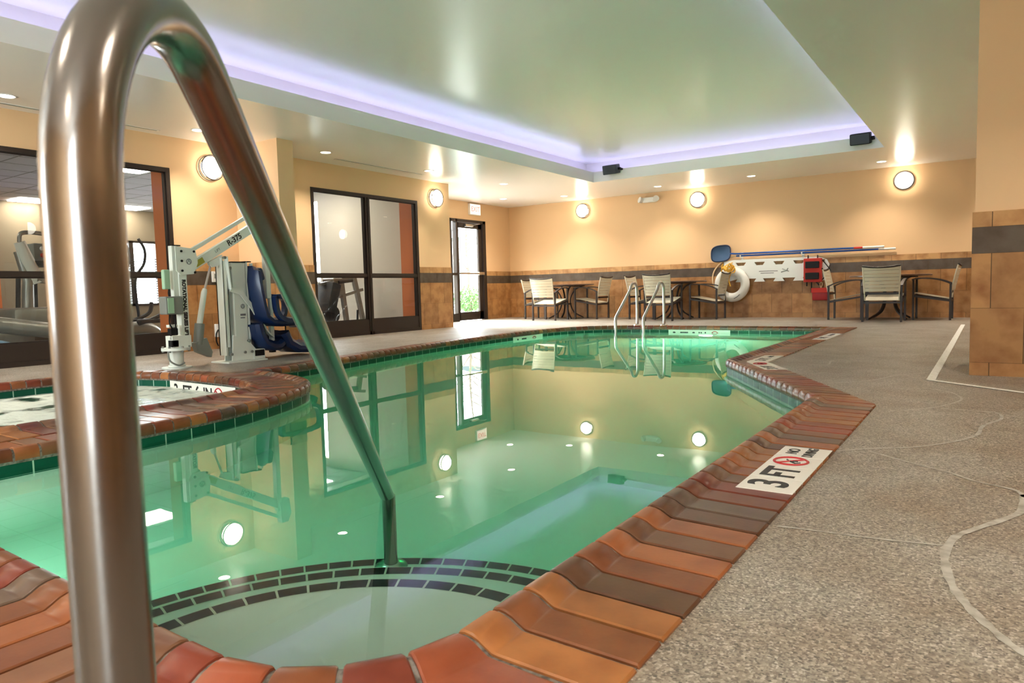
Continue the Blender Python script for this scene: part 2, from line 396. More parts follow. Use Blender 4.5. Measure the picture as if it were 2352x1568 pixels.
def coping(name, LP, OP, drop=False, pitch=.1045):
    mb = MB(); n = len(LP); seg = []; tot = 0
    for i in range(n):
        a = Vector(LP[i]); b = Vector(LP[(i+1) % n]); l = (b-a).length; seg.append((tot, l, i)); tot += l
    def cs(s):
        s = min(max(s, 0), tot-1e-6)
        for t, l, i in seg:
            if t <= s < t+l or i == n-1:
                k = (s-t)/l; A = Vector(LP[i]).lerp(Vector(LP[(i+1) % n]), k); B = Vector(OP[i]).lerp(Vector(OP[(i+1) % n]), k); return A, B
    def ring(s, dz=0, inset=0):
        A, B = cs(s); d = (A-B).normalized(); w = (A-B).length; out = []
        for q, z in PROF:
            k = q/.322*w
            k = min(max(k, inset), w-inset*.5)
            p = B+d*k; out.append(Vector((p.x, p.y, z+dz)))
        return out
    # mortar bed, continuous
    marks = sorted(set([t for t, l, i in seg]+[tot]))
    allm = []
    for a, b in zip(marks, marks[1:]):
        c = max(1, int((b-a)/.3)); allm += [a+(b-a)*k/c for k in range(c)]
    allm.append(tot); mb.mi = 1; prev = None
    for s in allm:
        rg = ring(s if s < tot else 0, -.0075, .005)
        if prev:
            for j in range(len(rg)-1): mb.poly([prev[j], prev[j+1], rg[j+1], rg[j]], (.5, .5, .5, 1))
        prev = rg
    # bricks, broken at the sharp corners
    corners = [0]
    for t, l, i in seg[1:]:
        a = Vector(LP[i-1]); b = Vector(LP[i]); c = Vector(LP[(i+1) % n])
        if (b-a).normalized().dot((c-b).normalized()) < .9: corners.append(t)
    corners.append(tot); mb.mi = 0
    for a, b in zip(corners, corners[1:]):
        k = max(1, round((b-a)/pitch)); st = (b-a)/k
        for q in range(k):
            s0, s1 = a+q*st+.005, a+(q+1)*st-.005
            c = rnd.choice(BRICKS); f = rnd.uniform(.74, .95); col = lin([min(255, v*f) for v in c])
            dz = rnd.uniform(-.0006, .0006)
            e = .0035
            R0, Ra, Rb, R1 = ring(s0, dz-.003), ring(s0+e, dz), ring(s1-e, dz), ring(s1, dz-.003)
            for X, Y in ((R0, Ra), (Ra, Rb), (Rb, R1)):
                for j in range(len(X)-1): mb.poly([X[j], X[j+1], Y[j+1], Y[j]], col)
            mb.poly([v.copy() for v in R0], col); mb.poly([v.copy() for v in R1[::-1]], col)
    bmesh.ops.remove_doubles(mb.bm, verts=mb.bm.verts[:], dist=1e-5)
    o = mb.build(name, [M['brick'], M['mortar']], smooth=True)
    return struct(o)
coping('trim_1', LIP, OUT)
coping('trim_2', SPALIP, SPAOUT)

WALLP = offset(LIP, .014); SPAW = offset(SPALIP, .014)
# deck
mb = MB(); X0, X1, Y0, Y1 = -9.5, 1.45, -3.0, 13.62
mb.sheet([(-8.16, Y0), (X1, Y0), (X1, Y1), (-9.46, Y1), (-9.46, 9.71), (-8.16, 9.71)], [[p for p in WALLP], [p for p in SPAW]], 0)
floor = struct(mb.build('floor', M['deck']))
def strip(pts, w, z=.0015, h=.0015, jit=0):
    mb = MB(); P = [Vector(p) for p in pts]; Lf, Rt = [], []
    for i, p in enumerate(P):
        t = (P[min(i+1, len(P)-1)]-P[max(i-1, 0)]).normalized(); nrm = Vector((-t.y, t.x)); ww = w/2*(1+rnd.uniform(-jit, jit))
        Lf.append(p+nrm*ww); Rt.append(p-nrm*ww)
    for i in range(len(P)-1):
        mb.poly([(Lf[i].x, Lf[i].y, z), (Lf[i+1].x, Lf[i+1].y, z), (Rt[i+1].x, Rt[i+1].y, z), (Rt[i].x, Rt[i].y, z)])
    bmesh.ops.remove_doubles(mb.bm, verts=mb.bm.verts[:], dist=1e-5)
    return mb
CR = [([(-.458, 1.89), (-.338, 1.906), (-.219, 1.917), (-.085, 1.945)], .010),
      ([(.115, 2.53), (.091, 2.505), (.079, 2.336), (.033, 2.226), (-.023, 2.115), (-.062, 2.026), (-.078, 1.909), (-.073, 1.805), (-.053, 1.683), (-.021, 1.586), (.021, 1.5), (.058, 1.443), (.2, 1.3)], .019),
      ([(-.471, 2.865), (-.372, 2.959), (-.261, 3.034), (-.18, 3.127), (-.099, 3.258), (-.037, 3.421), (-.019, 3.635), (.048, 3.85), (.033, 4.016), (-.037, 4.035), (-.199, 4.039)], .014),
      ([(-.037, 4.035), (.133, 3.916), (.4, 3.7)], .010),
      ([(-.365, 2.905), (-.212, 2.778), (-.105, 2.704), (-.031, 2.624), (.069, 2.569), (.09, 2.495)], .012),
      ([(-.408, 3.842), (-.34, 3.916), (-.219, 4.072), (-.126, 4.342), (-.142, 4.533), (-.222, 4.694), (-.37, 4.764)], .012),
      ([(-1.435, 5.838), (-1.2, 5.824), (-1.04, 5.818), (-1.061, 6.154), (-.929, 6.312)], .014),
      ([(-.851, 4.764), (-.718, 4.889), (-.614, 5.049), (-.517, 5.333), (-.356, 5.582)], .012),
      ([(-7.9, 11.1), (-4.794, 11.279), (-.38, 11.531)], .03), ([(-1.42, 6.71), (-.967, 6.568)], .014),
      ([(-6.8, 4.2), (-6.75, 6), (-6.9, 8.3), (-6.7, 10.3)], .02), ([(-7.9, 3.2), (-6.9, 3.6), (-6.75, 4.6)], .02), ([(-7.9, 7.4), (-6.8, 7.3), (-5.95, 7.5)], .02)]
for pts, w in CR:
    strip([tuple(p.xy) for p in bez([(a, b, 0) for a, b in pts], 5)] if w < .025 else pts, w, .0012, jit=.25).build('crack_filler', M['crack'], floor)
def tape(pts, w, label):
    o = strip(pts, w, .003).build('floor_tape', M['tape']); tag(o, label, 'tape', 'white tape lines on the deck')
tape([(-.318, 11.5), (-.312, 8), (-.309, 5.17)], .05, 'long white tape line running from the far wall along the deck')
tape([(-.325, 5.165), (-.08, 4.965), (.17, 4.765), (.6, 4.42)], .045, 'short white tape line angling past the foot of the tiled pillar')

# basin
def wallband(P, z0, z1, mtl, name, closed=True, d=0, flip=False):
    mb = MB(); n = len(P); u = 0
    for i in range(n if closed else n-1):
        a, b = P[i], P[(i+1) % n]; l = math.hypot(b[0]-a[0], b[1]-a[1])
        mb.poly([(a[0], a[1], z0), (b[0], b[1], z0), (b[0], b[1], z1), (a[0], a[1], z1)], uvs=[(u, z0), (u+l, z0), (u+l, z1), (u, z1)]); u += l
    bmesh.ops.remove_doubles(mb.bm, verts=mb.bm.verts[:], dist=1e-5)
    return mb.build(name, mtl, recalc=False)
WZ = -.073
struct(wallband(offset(WALLP, -.003), -.175, -.02, M['green'], 'trim_3'))
struct(wallband(offset(SPAW, -.003), -.175, -.02, M['green'], 'trim_4'))
mb = MB(); FL = -1.02; n = len(WALLP)
for i in range(n):
    a, b = WALLP[i], WALLP[(i+1) % n]; mb.poly([(a[0], a[1], FL-.1), (b[0], b[1], FL-.1), (b[0], b[1], -.01), (a[0], a[1], -.01)])
mb.sheet(WALLP, [], FL)
struct(mb.build('pool_basin', M['plaster'], recalc=False))
mb = MB(); n = len(SPAW)
for i in range(n):
    a, b = SPAW[i], SPAW[(i+1) % n]; mb.poly([(a[0], a[1], -.9), (b[0], b[1], -.9), (b[0], b[1], -.01), (a[0], a[1], -.01)])
mb.sheet(SPAW, [], -.85)
struct(mb.build('spa_basin', M['plaster'], recalc=False))
# corner steps: three curved treads edged with dark tile
steps = bpy.data.objects.new('corner_steps', None); C.objects.link(steps); struct(steps)
def inside(x, y): return x < -.79 and y > .70
for k, (c, rad, z) in enumerate([((-1.036, .823), .664, -.30), ((-1.02, .80), 1.0, -.54), ((-1.08, .86), 1.215, -.78)]):
    arc = []
    for q in range(61):
        a = R(-5+q*3.2); x, y = c[0]+rad*math.cos(a), c[1]+rad*math.sin(a)
        arc.append((min(x, -.785), max(y, .675)))
    arc = dedupe(arc)
    base = arc+[(c[0]-rad, .675), (-1.2, .675), (-1.03, .69), (-.93, .735), (-.85, .805), (-.787, .92)]
    base = dedupe(base)
    mb = MB(); mb.prism(base, [], lambda a, b, t: (a, b, t), z, FL+.0)
    st = mb.build('step', M['plaster'], steps)
    mb = MB(); u = 0
    for i in range(60):
        a0, a1 = R(-5+i*3.2), R(-5+(i+1)*3.2); W_ = .052
        p = lambda a, r_: (c[0]+r_*math.cos(a), c[1]+r_*math.sin(a))
        q = [p(a0, rad), p(a1, rad), p(a1, rad-W_), p(a0, rad-W_)]
        if all(x < -.79 and y > .68 for x, y in q):
            l = rad*(a1-a0)
            mb.poly([(*q[0], z+.002), (*q[1], z+.002), (*q[2], z+.002), (*q[3], z+.002)], uvs=[(u, 0.001), (u+l, 0.001), (u+l, .049), (u, .049)])
            mb.poly([(q[0][0]*1, q[0][1], z+.002), (q[1][0], q[1][1], z+.002), (q[1][0]+.002*math.cos(a1), q[1][1]+.002*math.sin(a1), z-.04), (q[0][0]+.002*math.cos(a0), q[0][1]+.002*math.sin(a0), z-.04)], uvs=[(u, 0.001), (u+l, 0.001), (u+l, .049), (u, .049)])
            u += l
    mb.build('edge_tile', M['steptile'], st, recalc=False)
# water volumes
mb = MB(); mb.prism(offset(WALLP, .006), [], lambda a, b, t: (a, b, t), WZ, FL-.05)
tag(mb.build('pool_water', M['water']), 'still green water filling the swimming pool', 'water', kind='stuff')
mb = MB(); mb.prism(offset(SPAW, .006), [], lambda a, b, t: (a, b, t), WZ-.015, -.9)
tag(mb.build('spa_water', M['spawater']), 'bubbling white frothy water in the spa at left', 'water', kind='stuff')

# ------------------------------------------------------------------ walls
def wall(name, boxes, mtl='paint'):
    mb = MB()
    for b in boxes: mb.box(*b)
    return struct(mb.build(name, M[mtl]))
H2 = 2.7
wall('wall_left', [(-8.16, -8.04, -3, .6, 0, H2), (-8.16, -8.04, .6, 4.655, 2.18, H2), (-8.16, -8.04, 4.655, 6.73, 0, H2),
                   (-8.16, -8.04, 6.73, 8.98, 2.18, H2), (-8.16, -8.04, 8.98, 9.83, 0, H2), (-9.46, -8.16, 9.71, 9.83, 0, H2), (-8.04, -7.175, 5.53, 5.765, 0, H2)])
wall('wall_door', [(-9.46, -9.34, 9.83, 9.95, 0, H2), (-9.46, -9.34, 9.95, 12.66, 2.17, H2), (-9.46, -9.34, 12.66, 13.73, 0, H2)])
wall('wall_far', [(-9.34, 1.57, 13.61, 13.73, 0, H2)])
wall('wall_right', [(1.45, 1.57, -3.12, -2.75, 0, H2), (1.45, 1.57, -2.75, -1.5, 0, .1), (1.45, 1.57, -2.75, -1.5, 2.35, H2), (1.45, 1.57, -1.5, 13.61, 0, H2)])
mb = MB(); mb.box(1.47, 1.55, -2.75, -2.7, .1, 2.35); mb.box(1.47, 1.55, -1.55, -1.5, .1, 2.35); mb.box(1.47, 1.55, -2.7, -1.55, 2.3, 2.35); mb.box(1.47, 1.55, -2.7, -1.55, .1, .16)  # unseen window, added to give the bright stripe on the handrail
w5 = struct(mb.build('window_5', M['bronze'])); mb = MB(); mb.box(1.51, 1.516, -2.7, -1.55, .16, 2.3); mb.build('pane', M['glass'], w5)
wall('wall_back', [(-8.16, 1.45, -3.12, -3, 0, .5), (-8.16, 1.45, -3.12, -3, 2.3, H2), (-8.16, -7.4, -3.12, -3, .5, 2.3), (-4.3, 1.45, -3.12, -3, .5, 2.3)])
for k, xw in enumerate((-7.4,)):      # unseen window added behind the camera to brighten the room
    mb = MB()
    for a in (0, 1.0, 2.05, 3.05): mb.box(xw+a, xw+a+.05, -3.1, -3.02, .5, 2.3)
    mb.box(xw, xw+3.1, -3.1, -3.02, .5, .55); mb.box(xw, xw+3.1, -3.1, -3.02, 2.25, 2.3)
    w4 = struct(mb.build('window_%d' % (4+k), M['bronze']))
    mb = MB(); mb.box(xw+.05, xw+3.05, -3.07, -3.06, .55, 2.25); mb.build('pane', M['glass'], w4)
def portal(loc, rot, sx, sy):
    l = bpy.data.lights.new('portal', 'AREA'); l.shape = 'RECTANGLE'; l.size = sx; l.size_y = sy; l.cycles.is_portal = True
    o = bpy.data.objects.new('portal', l); C.objects.link(o); o.location = loc; o.rotation_euler = rot
portal((-5.85, -3.14, 1.4), (R(90), 0, 0), 3.1, 1.8); portal((1.6, -2.12, 1.2), (R(90), 0, R(90)), 1.25, 2.2)
portal((-9.48, 11.3, 1.08), (R(90), 0, R(-90)), 2.8, 2.2); portal((-15.95, 8.17, 1.2), (R(90), 0, R(-90)), 1.2, 1.5)
wall('wall_pillar', [(-.1, .75, 5.535, 6.25, 0, H2)])

ROWS = [(0, .086), (.088, .443), (.445, .80), (.802, .970), (.972, 1.07)]
def wains(name, x0, y0, x1, y1, nx, ny, off=0, t=.014):
    mb = MB(); Lg = math.hypot(x1-x0, y1-y0); dx, dy = (x1-x0)/Lg, (y1-y0)/Lg
    def P(u, d, z): return (x0+dx*u+nx*d, y0+dy*u+ny*d, z)
    mb.mi = 1
    def bx(u0, u1, z0, z1, d0, d1, col):
        q = [P(u, d, z) for z in (z0, z1) for d in (d0, d1) for u in (u0, u1)]
        for f in [(0, 2, 3, 1), (4, 5, 7, 6), (0, 1, 5, 4), (2, 6, 7, 3), (0, 4, 6, 2), (1, 3, 7, 5)]: mb.poly([q[i] for i in f], col)
    bx(0, Lg, 0, 1.068, .0005, t-.002, (.3, .25, .2, 1)); mb.mi = 0
    for k, (z0, z1) in enumerate(ROWS):
        w = .36; o = -(off+(.18 if k % 2 else 0)) % w; u = o-w
        while u < Lg:
            a, b = max(u, 0), min(u+w-.005, Lg)
            if b-a > .004:
                f = rnd.uniform(.93, 1.06)
                c = (88, 76, 64) if k == 3 else ((196, 150, 98) if k == 4 else (178, 130, 80))
                bx(a, b, z0, z1, .002, t, lin([min(255, v*f) for v in c]))
            u += w
    return struct(mb.build(name, [M['tile'], M['grout']]))
wains('baseboard_far', -9.34, 13.61, 1.45, 13.61, 0, -1)
wains('baseboard_door_right', -9.34, 12.66, -9.34, 13.61, 1, 0)
wains('baseboard_left', -8.04, 4.655, -8.04, 5.53, 1, 0, .1)
wains('baseboard_left_middle', -8.04, 5.765, -8.04, 6.73, 1, 0, .2)
wains('baseboard_left_end', -8.04, 8.98, -8.04, 9.83, 1, 0, .1)
wains('baseboard_fin_front', -8.04, 5.53, -7.175, 5.53, 0, -1)
wains('baseboard_fin_side', -7.175, 5.53, -7.175, 5.765, 1, 0)
wains('baseboard_pillar_front', -.113, 5.535, .75, 5.535, 0, -1, .25)
wains('baseboard_pillar_side', -.1, 5.535, -.1, 6.25, -1, 0, .1)
wains('baseboard_right', 1.45, -1.5, 1.45, 13.6, -1, 0)

# ceiling with cove tray
TX0, TX1, TY0, TY1 = -6.02, -1.315, .6, 11.52
mb = MB()
mb.prism([(-9.46, -3.1), (1.57, -3.1), (1.57, 13.7), (-9.46, 13.7)], [[(TX0-.04, TY0-.04), (TX1+.04, TY0-.04), (TX1+.04, TY1+.04), (TX0-.04, TY1+.04)]], lambda a, b, t: (a, b, t), CEIL, CEIL+.05)
G = .30
for b in [(TX0-.04, TX0, TY0-.04, TY1+.04), (TX1, TX1+.04, TY0-.04, TY1+.04), (TX0, TX1, TY0-.04, TY0), (TX0, TX1, TY1, TY1+.04)]:
    mb.box(*b, CEIL, 2.735)
for b in [(TX0-G-.05, TX0-G, TY0-G, TY1+G), (TX1+G, TX1+G+.05, TY0-G, TY1+G), (TX0-G, TX1+G, TY0-G-.05, TY0-G), (TX0-G, TX1+G, TY1+G, TY1+G+.05)]:
    mb.box(*b, CEIL+.05, UPPER)
mb.box(TX0-G-.05, TX1+G+.05, TY0-G-.05, TY1+G+.05, UPPER, UPPER+.05)
ceiling = struct(mb.build('ceiling', M['ceil']))
for nm, b in [('left', (TX0-.27, TX0-.24, TY0, TY1)), ('right', (TX1+.24, TX1+.27, TY0, TY1)), ('near', (TX0, TX1, TY0-.27, TY0-.24)), ('far', (TX0, TX1, TY1+.24, TY1+.27))]:
    mb = MB(); mb.box(*b, CEIL+.051, CEIL+.12)
    tag(mb.build('led_strip', M['led']), 'lavender LED strip hidden behind the %s lip of the ceiling tray' % nm, 'light', 'LED strips in the ceiling cove')
# slot diffusers
for k, (x, y0, y1, lb) in enumerate([(-7.68, 6.9, 8.75, 'thin slot air vent in the ceiling above the far window'), (-7.85, 2.4, 4.45, 'thin slot air vent in the ceiling above the near window')]):
    t = thing('slot_vent', lb, 'vent', (x, y0, CEIL))
    mb = MB(); mb.box(-.03, .03, 0, y1-y0, -.004, 0); mb.build('frame', M['whiteplastic'], t)
    mb = MB(); mb.box(-.011, .011, .02, y1-y0-.02, -.0055, -.0042); mb.build('slot', M['grey'], t)

# downlights
names = ['in front of the near window, at the left edge', 'above the near wall lamp, left of the wall fin', 'between the wall fin and the far window', 'above the far end of the two-panel window', 'just past the far wall lamp on the left', 'in the recess in front of the exit door', 'over the left dining table, left of the emergency light',
         'by the far wall, beside the twin-head emergency light', 'second from the right in the far row', 'rightmost of the far row, near the right wall lamp', '', '', '', '', '', '', '', '', '', '']
proto = None
for k, (x, y) in enumerate(DOWN):
    lb = 'small round recessed ceiling downlight '+(names[k] or 'behind or beside the camera at x %d y %d' % (x*10, y*10))
    if not names[k]: lb = 'round recessed ceiling downlight outside the view'
    if proto is None:
        t = thing('ceiling_downlight', lb, 'light', (x, y, CEIL), 0, 'recessed ceiling downlights')
        mb = MB(); mb.lathe([(.085, 0), (.085, -.004), (.078, -.007), (.066, -.004), (.064, .0)], 28); mb.build('trim_ring', M['whiteplastic'], t, True)
        mb = MB(); mb.lathe([(0, -.003), (.062, -.003), (.064, 0)], 28); mb.build('lens', M['lens'], t)
        lamp_light(t, 'SPOT', DOWN_W, (1, .90, .77), (0, 0, -.02), .05, R(118))
        proto = t
    else: copy_thing(proto, (x, y, CEIL), 0, lb)
# wall lamps
def sconce(x, y, z, rz, lb):
    global SC
    if SC is None:
        t = thing('wall_lamp', lb, 'lamp', (x, y, z), rz, 'round wall lamps')
        Rm = Matrix.Rotation(R(-90), 3, 'X')      # lathe axis -> +y
        mb = MB(); mb.lathe([(.125, 0), (.125, .03), (0, .03)], 36, axis=Rm); mb.build('base', M['steel2'], t, True)
        mb = MB(); mb.lathe([(.128, .03), (.132, .045), (.132, .085), (.12, .1), (.08, .108), (0, .11)], 36, axis=Rm); mb.build('diffuser', M['sconce'], t, True)
        for d in (.02, .088):
            mb = MB(); mb.tube([(.149*math.cos(2*math.pi*k/40), d, .149*math.sin(2*math.pi*k/40)) for k in range(40)], .0075, 6, closed=True); mb.build('ring', M['bronze'], t, True)
        SC = t; return t
    return copy_thing(SC, (x, y, z), rz, lb)
SC = None
for x, y, z, rz, lb in [(-8.04, 5.17, 2.24, -90, 'round glowing wall lamp between the near window and the wall fin'), (-8.04, 9.42, 2.26, -90, 'round glowing wall lamp at the end of the left wall by the recess'),
                        (-7.36, 13.61, 2.31, 180, 'round glowing wall lamp on the far wall, leftmost of three'), (-4.8, 13.61, 2.31, 180, 'round glowing wall lamp on the far wall, middle of three'),
                        (-1.25, 13.61, 2.3, 180, 'round glowing wall lamp on the far wall, rightmost of three'), (1.45, 6.85, 2.27, 90, 'round wall lamp on the right wall, outside the view'),
                        (1.45, 1.5, 2.27, 90, 'round wall lamp on the right wall, outside the view'), (-4, -3, 2.27, 0, 'round wall lamp on the back wall, outside the view')]:
    sconce(x, y, z, R(rz), lb)

# ------------------------------------------------------------------ windows
def storefront(name, y0, y1, mull, ztop=2.18):
    mb = MB(); x0, x1 = -8.125, -8.03; f = .05
    mb.box(x0, x1, y0, y0+f, 0, ztop); mb.box(x0, x1, y1-f, y1, 0, ztop); mb.box(x0, x1, y0+f, y1-f, ztop-f, ztop)
    mb.box(x0, x1, y0+f, y1-f, 0, .05); ys = [y0+f]
    for m in mull:
        mb.box(x0, x1, m-.045, m+.045, 0, ztop-f); mb.box(x1, x1+.012, m-.008, m+.008, 0, ztop-f); ys += [m-.045, m+.045]
    ys.append(y1-f); o = struct(mb.build(name, M['bronze']))
    for a, b in zip(ys[::2], ys[1::2]):
        mb = MB(); mb.box(x0+.01, x1-.008, a, b, .05, .235); mb.build('bottom_rail', M['bronze'], o)
        mb = MB(); mb.box(x0+.01, x1-.008, a, b, .90, .945); mb.build('mid_rail', M['bronze'], o)
        for z0, z1 in ((.235, .90), (.945, ztop-f)):
            mb = MB(); mb.box(-8.081, -8.075, a, b, z0, z1); mb.build('pane', M['glass'], o)
            mb = MB()
            mb.box(-8.07, -8.055, a, a+.018, z0, z1); mb.box(-8.07, -8.055, b-.018, b, z0, z1); mb.box(-8.07, -8.055, a, b, z0, z0+.014); mb.box(-8.07, -8.055, a, b, z1-.014, z1)
            mb.build('glazing_bead', M['bronze'], o)
    return o
storefront('window_1', .6, 4.655, [2.6])
storefront('window_2', 6.73, 8.98, [7.825])

# exit door with sidelight
mb = MB(); x0, x1 = -9.43, -9.33
mb.box(x0, x1, 11.42, 11.47, 0, 2.17); mb.box(x0, x1, 11.61, 11.66, 0, 2.17); mb.box(x0, x1, 12.56, 12.66, 0, 2.17)
mb.box(x0, x1, 11.42, 12.66, 2.11, 2.17); mb.box(x0, x1, 11.47, 11.61, 0, .17); mb.box(x0, x1, 11.47, 11.61, .98, 1.03)
door = struct(mb.build('door_1', M['bronze']))
mb = MB(); mb.box(-9.385, -9.38, 11.47, 11.61, .17, 2.11); mb.build('sidelight_pane', M['glass'], door)
mb = MB(); a, b = 11.665, 12.555; x0, x1 = -9.41, -9.365
mb.box(x0, x1, a, a+.07, .01, 2.1); mb.box(x0, x1, b-.13, b, .01, 2.1); mb.box(x0, x1, a, b, .01, .19); mb.box(x0, x1, a, b, 1.99, 2.105)
leaf = mb.build('door_leaf', M['bronze'], door)
mb = MB(); mb.box(-9.39, -9.385, a+.07, b-.13, .19, 1.99); mb.build('glass_pane', M['glass'], leaf)
mb = MB(); mb.box(-9.34, -9.31, a+.03, b-.03, 1.0, 1.035); mb.box(-9.365, -9.3, b-.2, b-.01, .985, 1.05, bev=.006); mb.build('push_bar', M['steel2'], leaf)
mb = MB(); mb.box(-9.365, -9.30, a+.25, a+.52, 2.02, 2.075, bev=.006); mb.tube([(-9.31, a+.45, 2.05), (-9.2, a+.6, 2.08), (-9.3, a+.78, 2.09)], .009, 6); mb.build('door_closer', M['steel2'], leaf)

mb = MB(); mb.box(-9.43, -9.33, 9.95, 10.0, 0, 2.17); mb.box(-9.43, -9.33, 11.37, 11.42, 0, 2.17); mb.box(-9.43, -9.33, 10.0, 11.37, 2.11, 2.17); mb.box(-9.43, -9.33, 10.0, 11.37, 0, .17); mb.box(-9.43, -9.33, 10.0, 11.37, .98, 1.03)  # unseen recess glazing, added to spill daylight onto the far deck
w6 = struct(mb.build('window_6', M['bronze'])); mb = MB(); mb.box(-9.385, -9.38, 10.0, 11.37, .17, 2.11); mb.build('pane', M['glass'], w6)
# exit sign and emergency light
t = thing('exit_sign', 'white box sign with faint red EXIT letters above the door', 'sign', (-9.34, 12.25, 2.4))
mb = MB(); mb.box(0, .055, -.19, .19, -.12, .12, bev=.008); mb.build('housing', M['whiteplastic'], t)
mb = MB(); mb.box(.0555, .058, -.175, .175, -.105, .105); mb.build('face', M['exit'], t)
text('EXIT', .15, frame((.0592, 0, 0), (0, 1, 0), (0, 0, 1)), M['exitred'], 'lettering', t, bold=.002)
t = thing('emergency_light', 'white twin-head emergency light high on the far wall', 'light', (-5.82, 13.61, 2.40))
mb = MB(); mb.box(-.13, .13, -.1, 0, -.05, .05, bev=.012); mb.build('housing', M['whiteplastic'], t, True)
for sx in (-1, 1):
    mb = MB(); ax = Matrix.Rotation(R(70), 3, 'X')@Matrix.Rotation(R(sx*35), 3, 'Y')
    mb.lathe([(.03, -.04), (.05, -.02), (.062, .05), (0, .052)], 18, c=(sx*.155, -.08, 0), axis=ax); mb.build('lamp_head', M['whiteplastic'], t, True)
# speakers in the tray
def speaker(x, y, z, lb):
    t = thing('loudspeaker', lb, 'speaker', (x, y, z), 0, 'black loudspeakers on the ceiling tray')
    mb = MB(); rot = Matrix.Rotation(R(12), 3, 'X')
    mb.box(-.135, .135, -.085, .085, -.08, .08, rot=rot, c=(0, 0, 0), bev=.015); mb.build('cabinet', M['black'] if x > -3 else M['charcoal'], t, True)
    mb = MB(); mb.box(-.12, .12, -.09, -.083, -.068, .068, rot=rot, c=(0, 0, 0)); mb.build('grille', M['charcoal'], t)
    mb = MB(); mb.lathe([(.022, 0), (.022, .05)], 12, c=(.13, 0, 0), axis=Matrix.Rotation(R(90), 3, 'Y')); mb.bar([(.165, 0, 0), (.165, .1, 0)], .02, .03); mb.bar([(.165, .095, 0), (0, .1, 0)], .02, .03); mb.build('bracket', M['black'], t)
speaker(-5.60, 11.40, 2.72, 'dark grey box loudspeaker at the left far corner of the tray')
speaker(-1.61, 11.40, 2.69, 'black box loudspeaker at the right far corner of the tray')
# outlets by the lift
for z, lb, h in ((.91, 'white outlet cover on the dark tile band beside the lift', .075), (.24, 'low white outlet box near the floor behind the lifts', .09)):
    t = thing('wall_outlet', lb, 'outlet', (-8.026, 5.16, z))
    mb = MB(); mb.box(0, .02 if h < .08 else .05, -.05, .05, -h, h*.8, bev=.006); mb.build('cover', M['whiteplastic'], t)
    mb = MB(); mb.box(.02 if h < .08 else .05, .023 if h < .08 else .053, -.02, .02, -.03, .03); mb.build('socket', M['grey'], t)
    if h > .08:
        mb = MB(); mb.tube(bez([(.05, -.03, 0), (.07, -.07, -.05), (.05, -.06, -.14), (.04, -.03, -.2)]), .008, 6); mb.build('cord', M['black'], t)

# ------------------------------------------------------------------ handrail
A = Vector((-.494, .226)); B = Vector((-1.78, 1.78)); tt = (B-A).normalized(); SB = (B-A).length
def rp(s, z): return (A.x+tt.x*s, A.y+tt.y*s, z)
Rr, zc = .17, .715; path = [rp(0, 0), rp(0, .3), rp(0, .6), rp(0, zc)]
for k in range(1, 20):
    a = R(180-k*(118.5/19)); path.append(rp(Rr+Rr*math.cos(a), zc+Rr*math.sin(a)))
e = Vector((Rr+Rr*math.cos(R(61.5)), zc+Rr*math.sin(R(61.5)))); sl = -.544
s_end = SB-.015
for k in range(1, 8):
    s = e.x+(s_end-e.x)*k/7.0; path.append(rp(s, e.y+(s-e.x)*sl))
zb = path[-1][2]; path += [rp(SB-.004, zb-.012), rp(SB, zb-.03), rp(SB, -.4), rp(SB, -.78)]
t = thing('handrail', 'large curved stainless steel pool handrail in the foreground', 'handrail')
mb = MB(); mb.tube(path, .0243, 32); mb.build('tube', M['steel'], t, True)
mb = MB(); mb.lathe([(.026, .035), (.03, .03), (.055, .008), (.058, 0)], 32, c=(A.x, A.y, 0)); mb.build('deck_flange', M['steel2'], t, True)
mb = MB(); mb.lathe([(.026, .03), (.034, .024), (.058, .006), (.06, 0)], 32, c=(B.x, B.y, -.78)); mb.build('step_flange', M['steel2'], t, True)
# far grab rails
def grab(x, lb):
    t = thing('grab_rail', lb, 'handrail', (x, 10.78, 0), 0, 'grab rails at the far pool edge')
    P = [(0, 0, 0), (0, 0, .3), (0, -.005, .5)]
    for k in range(0, 13):
        a = R(k*14); P.append((0, -.13+.125*math.cos(a)*1, .575+.125*math.sin(a)))
    P += [(0, -.80, .17), (0, -.82, .11), (0, -.82, -.1), (0, -.82, -.3), (0, -.82, -.7)]
    mb = MB(); mb.tube(P, .0225, 16); mb.build('tube', M['steel2'], t, True)
    mb = MB(); mb.lathe([(.024, .03), (.06, .01), (.062, 0)], 20); mb.build('escutcheon', M['steel2'], t, True)
grab(-4.86, 'small curved steel pool ladder rail, left of the pair'); grab(-4.39, 'small curved steel pool ladder rail, right of the pair')

# ------------------------------------------------------------------ depth markers
ta = thing('depth_marker', 'white deck tiles reading 3 FT and NO DIVING on the brick coping', 'sign', (0, 0, 0), 0, 'pool depth markers')
xa, xb, ya, yb, z = -.652, -.482, 2.168, 2.815, .0105
mb = MB()
for k in range(4): mb.box(xa, xb, ya+(yb-ya)*k/4+.001, ya+(yb-ya)*(k+1)/4-.001, 0, z, bev=.001)
mb.build('tile', M['signwhite'], ta)
xm = (xa+xb)/2; tw = (yb-ya)/4
text('3', .168, frame((xm, ya+tw*.55, z+.0006), (0, 1, 0), (-1, 0, 0)), M['ink'], 'lettering', ta, bold=.0035)
text('FT', .15, frame((xm, ya+tw*1.5, z+.0006), (0, 1, 0), (-1, 0, 0)), M['ink'], 'lettering', ta, bold=.004, xs=.82)
text('NO', .055, frame((xm-.035, ya+tw*3.5, z+.0006), (0, 1, 0), (-1, 0, 0)), M['ink'], 'lettering', ta, bold=.001)
text('DIVING', .05, frame((xm+.025, ya+tw*3.5, z+.0006), (0, 1, 0), (-1, 0, 0)), M['ink'], 'lettering', ta, bold=.001, xs=.85)
